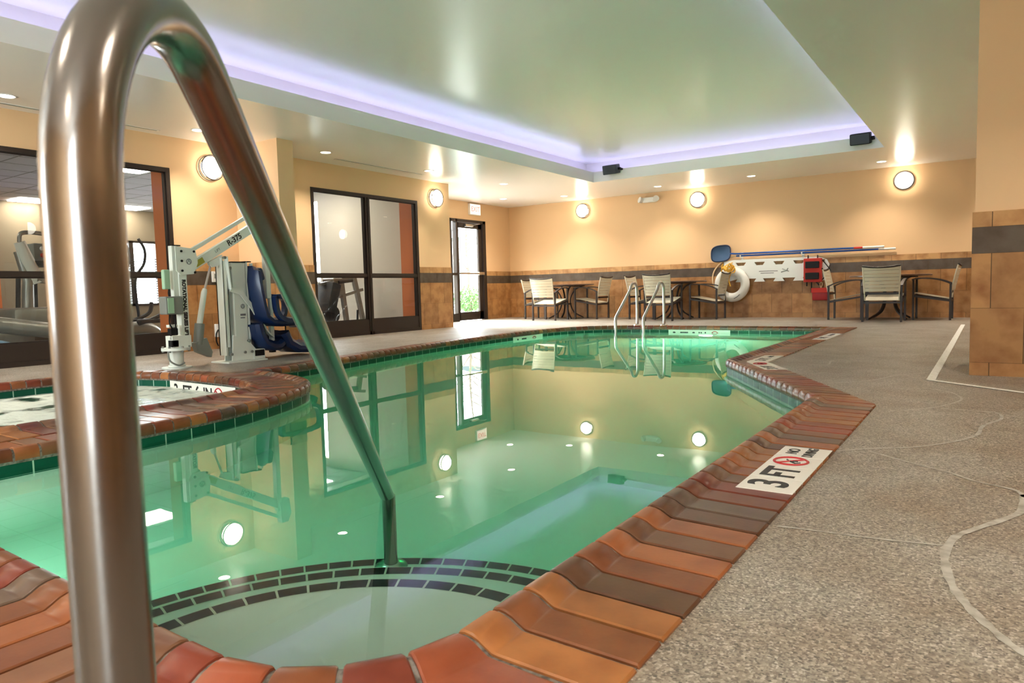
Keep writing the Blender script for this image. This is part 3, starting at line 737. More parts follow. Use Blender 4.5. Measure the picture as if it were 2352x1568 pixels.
mr, mi_ = MB(), MB(); nosym(mr, mi_, (xm-.01, ya+tw*2.5, z), (0, 1, 0), (-1, 0, 0), .056, 0)
mr.build('ring_symbol', M['redink'], ta); mi_.build('diver_symbol', M['ink'], ta)
tb = thing('depth_marker', 'bent white depth marker wrapping the corner of the brick coping', 'sign', (0, 0, 0), 0, 'pool depth markers')
for q in ([(-1.635, 6.30), (-1.64, 5.77), (-1.478, 5.80), (-1.48, 6.31)], [(-1.638, 5.76), (-1.37, 5.275), (-1.225, 5.345), (-1.478, 5.79)]):
    mb = MB(); mb.prism(q, [], lambda a, b, t: (a, b, t), 0, .0105); mb.build('tile', M['signwhite'], tb)
text('3 FT', .12, frame((-1.56, 5.98, .0112), (0, 1, 0), (-1, 0, 0)), M['ink'], 'lettering', tb, bold=.002)
text('NO DIVING', .05, frame((-1.56, 6.22, .0112), (0, 1, 0), (-1, 0, 0)), M['ink'], 'lettering', tb, xs=.4)
d = Vector((-1.0, 1.69, 0)).normalized()
text('3 FT', .11, frame((-1.37, 5.42, .0112), d, (-d.y, d.x, 0)), M['ink'], 'lettering', tb, bold=.002)
mr, mi_ = MB(), MB(); nosym(mr, mi_, (-1.50, 5.64, .0108), d, (-d.y, d.x, 0), .05, 0); mr.build('ring_symbol', M['redink'], tb); mi_.build('diver_symbol', M['ink'], tb)
tc_ = thing('depth_marker', 'farthest white depth marker on the coping near the far corner', 'sign', (0, 0, 0), 0, 'pool depth markers')
mb = MB(); mb.box(-1.635, -1.485, 8.25, 9.25, 0, .0105); mb.build('tile', M['signwhite'], tc_)
text('3 FT', .12, frame((-1.56, 8.5, .0112), (0, 1, 0), (-1, 0, 0)), M['ink'], 'lettering', tc_, bold=.002)
text('NO DIVING', .06, frame((-1.56, 9.0, .0112), (0, 1, 0), (-1, 0, 0)), M['ink'], 'lettering', tc_)
# waterline signs
def wsign(p0, p1, items, lb, h=.15, inset=.02):
    p0 = Vector(p0); p1 = Vector(p1); dd = (p1-p0); w = dd.length; dd.normalize(); nn = Vector((dd.y, -dd.x))
    t = thing('waterline_sign', lb, 'sign', (0, 0, 0), 0, 'tile signs at the waterline')
    mb = MB(); q = [p0, p1, p1+nn*.006, p0+nn*.006]
    mb.prism([tuple(v) for v in q], [], lambda a, b, z_: (a, b, z_), -.035-h, -.033); mb.build('tile', M['signwhite'], t)
    for k, (s, fr, sz, xs) in enumerate(items):
        c = p0+dd*w*fr+nn*.0066; X_ = (dd.x, dd.y, 0)
        if s == '@':
            mr, mi_ = MB(), MB(); nosym(mr, mi_, (c.x, c.y, -.035-h*.5), X_, (0, 0, 1), h*.38, 0)
            mr.build('ring_symbol', M['redink'], t); mi_.build('diver_symbol', M['ink'], t)
        else: text(s, sz, frame((c.x, c.y, -.035-h*.5), X_, (0, 0, 1)), M['ink'], 'lettering', t, bold=.003, xs=xs)
# sign on the far side of the spa (reads towards the camera)
wsign((-5.62, 3.155), (-4.66, 3.115), [('3', .1, .14, 1), ('FT', .28, .13, 1), ('6', .44, .14, 1), ('IN', .60, .13, 1), ('@', .76, 0, 1), ('NO', .92, .07, 1)], 'white tile sign reading 3 FT 6 IN above the spa water')
wsign((-4.10, 10.245), (-3.15, 10.245), [('3', .1, .12, 1), ('FT', .26, .12, 1), ('0', .42, .12, 1), ('IN', .56, .12, 1), ('@', .76, 0, 1), ('NO', .92, .07, 1)], 'white tile sign at the far waterline above the pool lamp')
wsign((-5.612, 8.2), (-5.618, 9.0), [('3', .15, .12, 1), ('FT', .35, .12, 1), ('@', .7, 0, 1)], 'white tile sign at the waterline of the left far pool edge')
# underwater lamp
t = thing('pool_lamp', 'bright underwater lamp in the far pool wall', 'lamp', (-3.5, 10.24, -.55))
Rm = Matrix.Rotation(R(90), 3, 'X')
mb = MB(); mb.lathe([(.13, 0), (.13, .02), (.105, .03), (.10, .02)], 28, axis=Rm); mb.build('rim', M['steel2'], t, True)
mb = MB(); mb.lathe([(0, .03), (.06, .026), (.1, .012)], 28, axis=Rm); mb.build('lens', M['poollens'], t, True)
lamp_light(t, 'AREA', POOL_W, (1, .98, .9), (0, -.05, 0), .2, rot=(R(90), 0, R(180)))
t = thing('pool_lamp', 'added underwater lamp in the near pool wall, unseen below the coping', 'lamp', (-2.9, .70, -.6), R(180))  # extra lamp out of sight, added to lift the water brightness
mb = MB(); mb.lathe([(.13, 0), (.13, .02), (.105, .03), (.10, .02)], 28, axis=Rm); mb.build('rim', M['steel2'], t, True)
mb = MB(); mb.lathe([(0, .03), (.06, .026), (.1, .012)], 28, axis=Rm); mb.build('lens', M['whiteplastic'], t, True)
lamp_light(t, 'AREA', 2.2, (1, .98, .9), (0, -.05, 0), .2, rot=(R(90), 0, R(180)))
# ------------------------------------------------------------------ patio chairs and tables
def make_chair(lb):
    t = thing('patio_chair', lb, 'chair', (0, 0, 0), 0, 'strap chairs around the tables')
    m = M['chairmetal']; w = .265
    for sx in (-1, 1):
        for yb_, top in ((-.25, .565), (.25, .64)):
            mb = MB(); mb.bar([(sx*w, yb_, 0), (sx*w, yb_, top)], .03, .03); mb.build('leg', m, t)
        mb = MB(); mb.bar(bez([(sx*w, -.27, .555), (sx*w*1.03, -.12, .62), (sx*w*1.05, .05, .652), (sx*w*1.03, .2, .655), (sx*w, .27, .635)], 5), .042, .018); mb.build('arm', m, t)
    mb = MB(); mb.bar([(-w, -.25, .30), (w, -.25, .30)], .025, .03); mb.bar([(-w, .25, .38), (w, .25, .38)], .025, .03)
    for sx in (-1, 1): mb.bar([(sx*w, -.25, .30), (sx*w, .25, .38)], .025, .03)
    mb.build('seat_frame', m, t)
    mb = MB(); mb.bar([(-w, -.255, .44), (w, -.255, .44)], .02, .034); mb.build('crossbar', m, t)
    # back
    bp = lambda z: -.245-.10*((z-.34)/.5)**1.3 if z > .34 else -.245
    for sx in (-1, 1):
        mb = MB(); mb.tube([(sx*(.235+.02*k/8), bp(.34+.5*k/8), .34+.51*k/8) for k in range(9)], .012, 8); mb.build('back_frame', M['strap'], t, True)
    mb = MB(); mb.tube(bez([(-.262, bp(.85)-.005, .862), (-.14, bp(.84)-.02, .842), (0, bp(.84)-.027, .836), (.14, bp(.84)-.02, .842), (.262, bp(.85)-.005, .862)], 5), .014, 8); mb.build('top_rail', m, t, True)
    mb = MB(); zz = .47
    while zz < .82:
        z1 = zz+.05
        for k in range(8):
            xa_, xb_ = -.25+.5*k/8, -.25+.5*(k+1)/8
            sag = lambda x: -.03*(1-(x/.25)**2)
            q = [(xa_, bp(zz)+sag(xa_), zz), (xb_, bp(zz)+sag(xb_), zz), (xb_, bp(z1)+sag(xb_), z1), (xa_, bp(z1)+sag(xa_), z1)]
            mb.poly(q); mb.poly([(a, b-.006, c) for a, b, c in q[::-1]])
        zz += .0545
    mb.build('backrest', M['strap'], t, recalc=False)
    mb = MB(); yy = -.235
    while yy < .22:
        z0 = .33+.10*(yy+.25)/.5; z1 = .33+.10*(yy+.05+.25)/.5
        mb.box(-.25, .25, yy, yy+.05, z0, z0+.008, rot=Matrix.Rotation(math.atan(.2), 3, 'X')); yy += .0545
    mb.build('seat', M['strap'], t)
    return t
def make_table(lb):
    t = thing('patio_table', lb, 'table', (0, 0, 0), 0, 'round tables by the far wall')
    mb = MB(); mb.lathe([(0, .70), (.585, .70), (.6, .705), (.6, .722), (.59, .728), (0, .728)], 48); mb.build('tabletop', M['tabletop'], t, True)
    for k in range(4):
        a = R(45+90*k); ca, sa = math.cos(a), math.sin(a)
        mb = MB(); mb.bar([(p.x*ca, p.x*sa, p.z) for p in bez([(.40, 0, .695), (.22, 0, .62), (.11, 0, .46), (.10, 0, .30), (.18, 0, .13), (.38, 0, .015)], 5)], .03, .022); mb.build('leg', M['chairmetal'], t)
    mb = MB(); mb.lathe([(.115, .30), (.115, .325), (.095, .325), (.095, .30)], 24); mb.lathe([(.40, .68), (.40, .70), (.37, .70), (.37, .68)], 32); mb.build('ring', M['chairmetal'], t)
    return t
P0 = None; T0 = None
for tx, nm, jit in ((-7.5, 'left', 0), (-5.07, 'middle', .02), (-1.38, 'right', -.01)):
    for dx, dy, rz, pos in ((0, -.65, 0, 'back to the camera, in front of'), (-.62, 0, -90, 'on the left side of'), (.62, 0, 90, 'on the right side of')):
        lb = 'cream strap patio chair %s the %s round table' % (pos, nm)
        if P0 is None: P0 = make_chair(lb); P0.location = (tx+dx, 13.0+dy, 0); P0.rotation_euler.z = R(rz)
        else: copy_thing(P0, (tx+dx+jit, 13.0+dy+jit, 0), R(rz+jit*60), lb)
    lb = 'brown round patio table, %s of the three by the far wall' % nm
    if T0 is None: T0 = make_table(lb); T0.location = (tx, 13.0, 0)
    else: copy_thing(T0, (tx, 13.0, 0), 0, lb)

# ------------------------------------------------------------------ rescue gear on the far wall
YW = 13.61
t = thing('spine_board', 'white plastic rescue backboard hung sideways on the far wall', 'backboard', (0, YW, 0))
outer = [(-4.28, .67), (-4.20, .635), (-3.4, .62), (-2.66, .635), (-2.48, .70), (-2.395, .95), (-2.44, 1.04), (-2.58, 1.095), (-3.4, 1.10), (-4.1, 1.10), (-4.28, 1.07)]
holes = []
for k in range(5):
    cx = -3.96+.35*k
    holes.append([(cx-.10, 1.045), (cx+.10, 1.045), (cx+.06, .985), (cx-.06, .985)][::-1]); holes.append([(cx-.10, .675), (cx+.10, .675), (cx+.06, .735), (cx-.06, .735)])
mb = MB(); mb.prism(outer, holes, lambda a, b, z_: (a, z_, b), -.075, -.035); mb.build('board', M['board'], t)
mb = MB()
for k, (a, w_) in enumerate(((-.0, .34), (.03, .24))): mb.box(-3.62+a, -3.62+a+w_, -.0765, -.075, .86-.035*k, .872-.035*k)
mb.tube([(-3.22, -.076, .84), (-3.12, -.076, .87), (-3.1, -.076, .91)], .008, 5); mb.tube([(-3.2, -.076, .90), (-3.08, -.076, .85)], .006, 5)
mb.build('printed_emblem', M['greyink'], t)
mb = MB(); mb.box(-3.9, -2.86, -.035, -.016, .8, .9); mb.build('wall_bracket', M['steel2'], t)
t = thing('head_immobiliser', 'red and black head restraint strapped to the right of the backboard', 'strap', (0, YW-.075, 0))
mb = MB(); mb.box(-2.81, -2.51, -.10, 0, .64, 1.065, bev=.01); mb.build('pad', M['red'], t)
for z0 in (.69, .89):
    mb = MB(); mb.box(-2.775, -2.545, -.135, -.1, z0, z0+.12, bev=.008); mb.build('block', M['black'], t)
for pts, w_ in (([(-2.74, -.06, 1.06), (-2.74, -.05, 1.12)], .05), ([(-2.58, -.06, 1.06), (-2.58, -.05, 1.12)], .05), ([(-2.68, -.06, .64), (-2.68, -.06, .46)], .04), ([(-2.76, -.06, .64), (-2.76, -.06, .57)], .04), ([(-2.6, -.06, .64), (-2.55, -.06, .58)], .04), ([(-2.5, -.06, 1.03), (-2.36, -.05, .84), (-2.5, -.06, .68)], .03)):
    mb = MB(); mb.bar(pts, w_, .015); mb.build('strap', M['black'], t)
t = thing('first_aid_bag', 'small red bag hanging below the right end of the backboard', 'bag', (-2.53, YW-.09, .43))
mb = MB(); mb.box(-.14, .14, -.06, .06, -.12, .10, bev=.02); mb.build('pouch', M['redbag'], t, True)
mb = MB(); mb.box(-.15, .15, -.068, -.058, .02, .105, bev=.003); mb.build('flap', M['red'], t)
mb = MB(); mb.tube(bez([(0, 0, .10), (-.02, .01, .17), (0, .02, .21), (.02, .01, .17), (0, 0, .10)]), .008, 6); mb.build('handle', M['tan'], t)
t = thing('ring_buoy', 'white ring buoy hanging on the far wall with yellow rope', 'life ring', (-4.1, YW-.16, .635))
mb = MB(); mb.tube([(.25*math.cos(2*math.pi*k/40), 0, .25*math.sin(2*math.pi*k/40)) for k in range(40)], .085, 14, closed=True); mb.build('ring', M['whiteplastic'], t, True)
mb = MB(); mb.tube(bez([(.06, -.086, -.27), (.12, -.088, -.235), (.17, -.087, -.19)]), .008, 5); mb.build('printed_mark', M['greyink'], t)
t2 = thing('rope_coil', 'coiled yellow rope tied over the top of the ring buoy', 'rope', (-4.12, YW-.2, .93))
mb = MB()
for k in range(5):
    P = []
    for j in range(17):
        a = 2*math.pi*j/16; P.append((-.02+(.13-.02*k)*math.cos(a)+.01*k, -.06-.012*k+.05*math.sin(a), .05*math.sin(a*2+k)+.02*k-.03))
    mb.tube(P, .011, 6)
mb.tube(bez([(.02, -.08, .06), (.03, -.09, -.08), (.0, -.09, -.2), (.02, -.07, -.33)]), .014, 6); mb.tube(bez([(-.12, -.05, .1), (-.15, -.05, .03), (-.08, -.07, -.02)]), .012, 6)
mb.tube([(.0, .0, .09), (0, .12, .12), (0, .19, .12)], .01, 6)
mb.build('rope', M['rope'], t2, True)
# skimmer net and hooks
t = thing('skimmer_net', 'blue leaf skimmer net on a long blue pole on the far wall', 'pool net', (0, YW-.09, 0))
P = []
for k in range(32):
    a = 2*math.pi*k/32; c_, s_ = math.cos(a), math.sin(a); q = 3.2
    P.append((-4.335+.185*abs(c_)**(2/q)*(1 if c_ > 0 else -1), 0, 1.235+.15*abs(s_)**(2/q)*(1 if s_ > 0 else -1)+.02*c_))
mb = MB(); mb.tube(P, .014, 8, closed=True); mb.build('frame', M['navy'], t, True)
mb = MB(); n_ = 6
for k in range(n_):
    s0, s1 = 1-k/n_, 1-(k+1)/n_; d0, d1 = .05*math.sin(math.pi/2*k/n_)*1, .05*math.sin(math.pi/2*(k+1)/n_)
    for j in range(32):
        a_, b_ = P[j], P[(j+1) % 32]; f_ = lambda p, s_, d_: (-4.335+(p[0]+4.335)*s_, d_*.9, 1.235+(p[2]-1.235)*s_)
        mb.poly([f_(a_, s0, d0), f_(b_, s0, d0), f_(b_, s1, d1), f_(a_, s1, d1)])
mb.build('net', M['mesh'], t, True)
mb = MB(); mb.tube([(-4.16, 0, 1.225), (-4.0, 0, 1.215), (-2.0, 0, 1.215)], .016, 10); mb.build('pole', M['blue'], t, True)
mb = MB(); mb.tube([(-2.0, 0, 1.215), (-1.86, 0, 1.215)], .0175, 10); mb.build('clamp', M['red'], t)
mb = MB(); mb.tube([(-1.86, 0, 1.215), (-1.53, 0, 1.215)], .018, 10); mb.build('grip', M['whiteplastic'], t)
t = thing('rescue_hook', 'tan shepherd hook on a blue pole curving down beside the ring buoy', 'rescue pole', (0, YW-.05, 0))
mb = MB(); mb.tube([(-4.05, 0, 1.175), (-1.62, 0, 1.175)], .016, 10); mb.build('pole', M['blue'], t, True)
mb = MB(); mb.tube(bez([(-4.05, 0, 1.175), (-4.2, -.01, 1.14), (-4.35, -.02, 1.05), (-4.47, -.03, .9), (-4.50, -.03, .74), (-4.47, -.03, .6), (-4.40, -.03, .5)]), .013, 8); mb.build('hook', M['tan'], t, True)
mb = MB(); mb.tube([(-1.62, 0, 1.175), (-1.36, 0, 1.175)], .018, 10); mb.build('grip', M['whiteplastic'], t)
for x, lb in ((-3.95, 'small white pole hook left of the backboard centre'), (-2.85, 'small white pole hook above the right half of the backboard')):
    mb = MB(); mb.bar([(x, YW, 1.14), (x, YW-.13, 1.14), (x, YW-.14, 1.19)], .02, .012); mb.box(x-.02, x+.02, YW-.01, YW, 1.1, 1.24)
    tag(mb.build('wall_hook', M['whiteplastic']), lb, 'hook', 'hooks holding the poles')

# ------------------------------------------------------------------ pool lifts
LX = -6.25
t = thing('pool_lift', 'white pool lift with raised arm and blue seat beside the spa', 'pool lift', (LX, 3.58, 0))
def B_(name, mtl, fn, sm=False, parent=t):
    mb = MB(); fn(mb); return mb.build(name, M[mtl], parent, sm)
B_('base_plate', 'white', lambda m: m.lathe([(.13, 0), (.13, .012), (.075, .014), (.075, .03), (0, .03)], 28), True)
B_('socket_post', 'white', lambda m: m.lathe([(.062, .02), (.062, .17)], 24), True)
B_('cable_loop', 'grey', lambda m: m.tube(bez([(.04, -.1, .17), (.06, -.1, .08), (.08, -.03, .03), (.08, .03, .05)]), .008, 6), True)
B_('turntable', 'white', lambda m: (m.lathe([(.125, .165), (.125, .19)], 28), m.box(-.06, .06, -.06, .12, .19, .30)), True)
for a in range(6): B_('bolt', 'grey', lambda m: m.lathe([(.011, .15), (.011, .205)], 8, c=(.11*math.cos(a*1.05), .11*math.sin(a*1.05), 0)))
B_('mast', 'white', lambda m: (m.box(-.04, .04, .045, .125, .19, 1.10, bev=.005), m.box(-.03, .03, .0, .05, .62, 1.13)))
B_('mast_cap', 'black', lambda m: m.box(-.042, .042, .0, .08, 1.128, 1.137))
for sx in (-1, 1): B_('gusset_plate', 'white', lambda m: m.prism([(.02, 1.125), (.215, 1.105), (.235, 1.0), (.235, .97), (.19, .87), (.06, .86), (.02, .9)], [], lambda a, b, z_: (sx*.045+sx*z_, a, b), 0, .008))
for yy, z0 in ((.075, 1.08), (.2, 1.08), (.075, .99), (.075, .9), (.2, .885)): B_('bolt', 'black', lambda m: m.lathe([(.011, .05), (.011, .062)], 8, c=(0, yy, z0), axis=Matrix.Rotation(R(90), 3, 'Y')))
arm0, arm1 = Vector((0, .2, .945)), Vector((0, 1.08, 1.46)); dir_ = (arm1-arm0).normalized(); nrm_ = Vector((0, -dir_.z, dir_.y))
arm = B_('main_arm', 'white', lambda m: m.bar([arm0, arm1], .05, .085))
B_('upper_link', 'white', lambda m: m.bar([(0, .2, 1.09), (0, 1.06, 1.585)], .03, .035))
fr = frame(arm0+dir_*.45+Vector((.0258, 0, 0)), dir_, nrm_)
text('R-375', .075, fr@Matrix.Translation((0.08, 0, 0)), M['ink'], 'lettering', arm, bold=.002)
text('LIFT', .035, fr@Matrix.Translation((-.14, 0, 0)), M['greyink'], 'lettering', arm)
o = B_('warning_label', 'label', lambda m: m.prism([(0, 0), (.1, 0), (.1, .055), (0, .055)], [], lambda a, b, z_: tuple(arm0+dir_*(.03+a)+nrm_*(b-.03)+Vector((.026+z_, 0, 0))), 0, .001)); o['label'] = 'yellow-green label'
B_('arm_bracket', 'white', lambda m: (m.prism([(1.02, 1.40), (1.14, 1.38), (1.16, 1.55), (1.12, 1.64), (1.04, 1.64)], [], lambda a, b, z_: (z_, a, b), -.04, .04)))
B_('actuator_clevis', 'white', lambda m: m.prism([(.37, .985), (.52, 1.06), (.47, .95), (.40, .935)], [], lambda a, b, z_: (z_, a, b), -.02, .02))
B_('actuator_rod', 'steel2', lambda m: m.tube([(0, .40, .96), (0, .315, .70)], .011, 10), True)
B_('actuator_tube', 'white', lambda m: m.tube([(0, .325, .73), (0, .315, .70), (0, .245, .38)], [.02, .027, .027], 14), True)
B_('actuator_motor', 'grey', lambda m: (m.tube([(0, .25, .40), (0, .22, .20)], .045, 14), m.prism([(.17, .22), (.29, .26), (.345, .12), (.33, .07), (.2, .13)], [], lambda a, b, z_: (z_, a, b), -.04, .04)), True)
bat = B_('battery_box', 'grey', lambda m: m.box(-.03, .09, -.12, .045, .50, .665, bev=.01))
B_('face', 'lgreen', lambda m: m.box(.09, .096, -.105, -.045, .51, .65, bev=.003), False, bat)
B_('hand_control', 'lgreen', lambda m: m.box(-.02, .03, -.09, -.03, .73, .91, bev=.01))
for pts, r_ in (([(.03, -.05, .73), (.04, -.06, .68), (.05, -.04, .62)], .007), ([(.05, -.07, .5), (.06, -.08, .42), (.05, -.05, .36), (.03, -.06, .3)], .006), ([(.05, -.02, .5), (.07, -.03, .4), (.05, -.01, .33)], .006)):
    B_('control_cable', 'black', lambda m: m.tube(bez(pts), r_, 6), True)
for z0 in (.31, .20): B_('limit_switch', 'black', lambda m: m.box(.0, .06, -.07, -.005, z0, z0+.06))
for z0 in (.38, .27): B_('cable_clamp', 'white', lambda m: m.box(0, .05, -.08, 0, z0, z0+.025))
text('ROTATIONAL SERIES LIFT', .046, frame((.0408, .09, .555), (0, 0, 1), (0, -1, 0))@Matrix.Rotation(math.pi, 4, 'Z'), M['ink'], 'lettering', t, bold=.003)
B_('round_logo', 'greyink', lambda m: (m.tube([(.0545, .145+.024*math.cos(k*.45), .985+.024*math.sin(k*.45)) for k in range(14)], .004, 5, closed=True), m.tube([(.0545, .13, .97), (.0545, .145, 1.0), (.0545, .16, .97)], .004, 5)))
B_('seat_post', 'white', lambda m: (m.box(-.03, .03, 1.0, 1.055, .62, 1.50, bev=.005), m.box(-.02, .02, 1.04, 1.075, .12, .62), m.box(-.022, .022, 1.02, 1.06, .09, .14)))
B_('foot_post', 'white', lambda m: m.box(.0, .04, 1.02, 1.06, .10, .40))
B_('post_tip', 'black', lambda m: m.box(-.005, .045, 1.015, 1.065, .055, .10))
def seatshell(m):
    prof = bez([(.80, .98), (.83, .99), (.85, .86), (.87, .66), (.92, .50), (1.02, .46), (1.2, .45), (1.38, .44), (1.46, .36), (1.5, .22)], 4)
    pr = [Vector((p.x-.0, p.y)) for p in [Vector((q[0], q[1])) for q in prof]]
    n_ = len(pr); T_ = .05; Wd = .24
    for j in range(n_-1):
        for (xa_, xb_, la, lb_) in ((-Wd, -Wd*.75, .06, .0), (-Wd*.75, Wd*.75, 0, 0), (Wd*.75, Wd, 0, .06)):
            p, q = pr[j], pr[j+1]; tg = (q-p).normalized(); nn = Vector((-tg.y, tg.x))*-1 if False else Vector((-tg.y, tg.x))
            for s_ in (0, -T_):
                m.poly([(xa_, p.x+nn.x*(la+s_), p.y+nn.y*(la+s_)), (xb_, p.x+nn.x*(lb_+s_), p.y+nn.y*(lb_+s_)), (xb_, q.x+nn.x*(lb_+s_), q.y+nn.y*(lb_+s_)), (xa_, q.x+nn.x*(la+s_), q.y+nn.y*(la+s_))])
            for xe, l_ in ((xa_, la), (xb_, lb_)):
                m.poly([(xe, p.x+nn.x*l_, p.y+nn.y*l_), (xe, q.x+nn.x*l_, q.y+nn.y*l_), (xe, q.x+nn.x*(l_-T_), q.y+nn.y*(l_-T_)), (xe, p.x+nn.x*(l_-T_), p.y+nn.y*(l_-T_))])
seatpart = MB()
# sculpted blue seat: back, pan, legs rest (local y is along the deck, seat faces +y)
def slab(m, pts, w0, w1, th):      # pts list of (y, z, halfwidth)
    rings = []
    for i, (y_, z_, hw) in enumerate(pts):
        a = Vector(pts[max(i-1, 0)][:2]); b = Vector(pts[min(i+1, len(pts)-1)][:2]); tg = (b-a).normalized(); nn = Vector((-tg.y, tg.x))
        rg = []
        for xx, dd in ((-1, .35), (-.8, 1), (0, .75), (.8, 1), (1, .35), (1, -.4), (.8, -1), (0, -1), (-.8, -1), (-1, -.4)):
            rg.append(m.bm.verts.new((xx*hw, y_+nn.x*dd*th/2, z_+nn.y*dd*th/2)))
        rings.append(rg)
    for A_, B2 in zip(rings, rings[1:]):
        for j in range(10): m.bm.faces.new((A_[j], A_[(j+1) % 10], B2[(j+1) % 10], B2[j]))
    m.bm.faces.new(rings[0][::-1]); m.bm.faces.new(rings[-1])
seat = MB(); slab(seat, [(.83, .93, .12), (.81, .90, .19), (.80, .80, .22), (.81, .68, .23), (.83, .55, .235), (.86, .44, .235), (.93, .385, .235), (1.05, .37, .235), (1.22, .37, .235), (1.36, .375, .23), (1.42, .36, .22), (1.45, .32, .2)], 0, 0, .085)
so = seat.build('seat', M['navy'], t, True)
mb = MB(); slab(mb, [(.80, .37, .18), (.82, .26, .19), (.87, .17, .19), (.97, .13, .18), (1.05, .13, .17), (1.1, .16, .16)], 0, 0, .1)
slab(mb, [(1.12, .26, .17), (1.17, .15, .18), (1.28, .09, .18), (1.42, .08, .18), (1.52, .10, .17)], 0, 0, .11); mb.build('leg_rest', M['navy'], t, True)
for sx in (-1, 1):
    mb = MB(); mb.bar(bez([(sx*.25, .93, .64), (sx*.25, .95, .48), (sx*.25, 1.03, .40), (sx*.25, 1.2, .385), (sx*.25, 1.36, .39), (sx*.25, 1.42, .46), (sx*.25, 1.42, .60), (sx*.25, 1.30, .64), (sx*.25, 1.1, .645), (sx*.25, .93, .64)], 4), .04, .065); mb.build('armrest', M['navy'], t)
B_('headrest', 'navy', lambda m: m.box(-.15, .15, .78, .90, .79, .93, rot=Matrix.Rotation(R(15), 3, 'X'), bev=.03), True)
# second post
t = thing('lift_post', 'white folded lift post on a bolted plate, right of the arm lift', 'pool lift', (LX+.0, 4.235, 0))
B_('base_plate', 'white', lambda m: m.box(-.14, .16, -.22, .22, 0, .012), False, t)
B_('foot_bracket', 'white', lambda m: (m.prism([(-.12, .012), (.16, .012), (.16, .10), (.10, .17), (.05, .20), (-.1, .27)], [], lambda a, b, z_: (z_, a, b), .055, .07), m.prism([(-.12, .012), (.16, .012), (.16, .10), (.10, .17), (.05, .20), (-.1, .27)], [], lambda a, b, z_: (z_, a, b), -.07, -.055)), False, t)
B_('ballast_box', 'white', lambda m: m.box(-.05, .08, .12, .25, .012, .11), False, t)
B_('box_face', 'black', lambda m: m.box(.0805, .084, .13, .24, .04, .10), False, t)
B_('channel', 'white', lambda m: (m.box(-.06, .05, -.17, -.155, .07, 1.03), m.box(-.06, -.045, -.17, .10, .07, 1.0), m.box(-.06, .05, .10, .115, .15, 1.0), m.box(-.045, .05, -.165, -.12, .15, 1.0, bev=.003)), False, t)
B_('inner_column', 'white', lambda m: m.box(-.04, .045, -.06, .095, .10, .985, bev=.012), False, t)
B_('column_cap', 'black', lambda m: (m.box(-.042, .047, -.058, .093, .985, .995), m.box(-.05, .05, .09, .16, .99, 1.0)), False, t)
B_('hinge_arm', 'white', lambda m: (m.bar([(.06, -.13, 1.04), (.06, -.10, .72)], .01, .06), m.bar([(.065, -.10, .72), (.065, .02, .68), (.065, .14, .53), (.065, .20, .43)], .012, .045), m.bar([(.05, .155, .98), (.05, .165, .5)], .02, .03)), False, t)
B_('seat_strut', 'white', lambda m: m.bar(bez([(.07, .17, .56), (.07, .22, .40), (.07, .29, .28), (.07, .36, .22)], 4), .015, .055), False, t)
for yy, z0 in ((-.1, .93), (-.13, .08), (.08, .2), (.1, .09), (-.15, 1.03), (.02, .09)): B_('bolt', 'grey', lambda m: m.lathe([(.014, .05), (.014, .085)], 10, c=(0, yy, z0), axis=Matrix.Rotation(R(90), 3, 'Y')), False, t)
B_('round_logo', 'greyink', lambda m: (m.tube([(.0455, .04+.02*math.cos(k*.45), .55+.02*math.sin(k*.45)) for k in range(14)], .004, 5, closed=True), m.tube([(.0455, .028, .54), (.0455, .04, .565), (.0455, .052, .54)], .004, 5), m.box(.045, .047, .01, .07, .455, .475), m.box(.045, .047, .01, .06, .43, .44)), False, t)

# ------------------------------------------------------------------ fitness room behind the glass
wall('wall_gym_back', [(-15.9, -15.8, -2, 7.6, 0, 2.7), (-15.9, -15.8, 7.6, 8.75, 0, .5), (-15.9, -15.8, 7.6, 8.75, 1.95, 2.7), (-15.9, -15.8, 8.75, 9.3, 0, 2.7), (-15.9, -8.16, -2.1, -2, 0, 2.7)], 'gymback')
wall('wall_gym_end', [(-10.8, -8.16, 9.2, 9.3, 0, 2.7), (-15.9, -12.0, 9.2, 9.3, 0, 2.7), (-12.0, -10.8, 9.2, 9.3, 0, .9), (-12.0, -10.8, 9.2, 9.3, 2.45, 2.7)], 'gymwall')
wall('wall_gym_orange', [(-8.56, -8.17, 4.72, 5.2, 0, 2.6), (-8.47, -8.17, 9.0, 9.2, 0, 2.6), (-15.8, -15.75, 3.0, 5.6, 0, 2.6)], 'orange')
wall('floor_gym', [(-15.9, -8.165, -2, 9.3, -.1, -.002)], 'gymfloor')
mb = MB(); mb.box(-15.9, -8.165, -2, 9.3, 2.62, 2.7)
g = struct(mb.build('ceiling_gym', M['gymtile']))
mb = MB()
for k in range(13): mb.box(-15.8+.61*k, -15.788+.61*k, -2, 9.2, 2.617, 2.62)
for k in range(18): mb.box(-15.8, -8.17, -1.9+.61*k, -1.888+.61*k, 2.6165, 2.62)
mb.build('ceiling_grid', M['grey'], g)
for k, (x, y) in enumerate([(-10.75, 5.6), (-10.75, 2.0), (-15.4, 6.1), (-15.35, 7.95), (-13.6, 2.0), (-10.2, 8.2)]):
    mb = MB(); mb.box(x-.3, x+.3, y-.3, y+.3, 2.6, 2.615)
    tag(mb.build('ceiling_troffer', M['troffer']), ['square lit ceiling panel inside the fitness room, nearest the near window', 'lit ceiling panel over the treadmill side of the fitness room', 'deep lit ceiling panel seen above the treadmill', 'deep lit ceiling panel seen above the cross trainer', 'lit ceiling panel at the left of the fitness room, off the frame', 'lit ceiling panel over the weight machine'][k], 'light', 'lit panels in the fitness room ceiling')
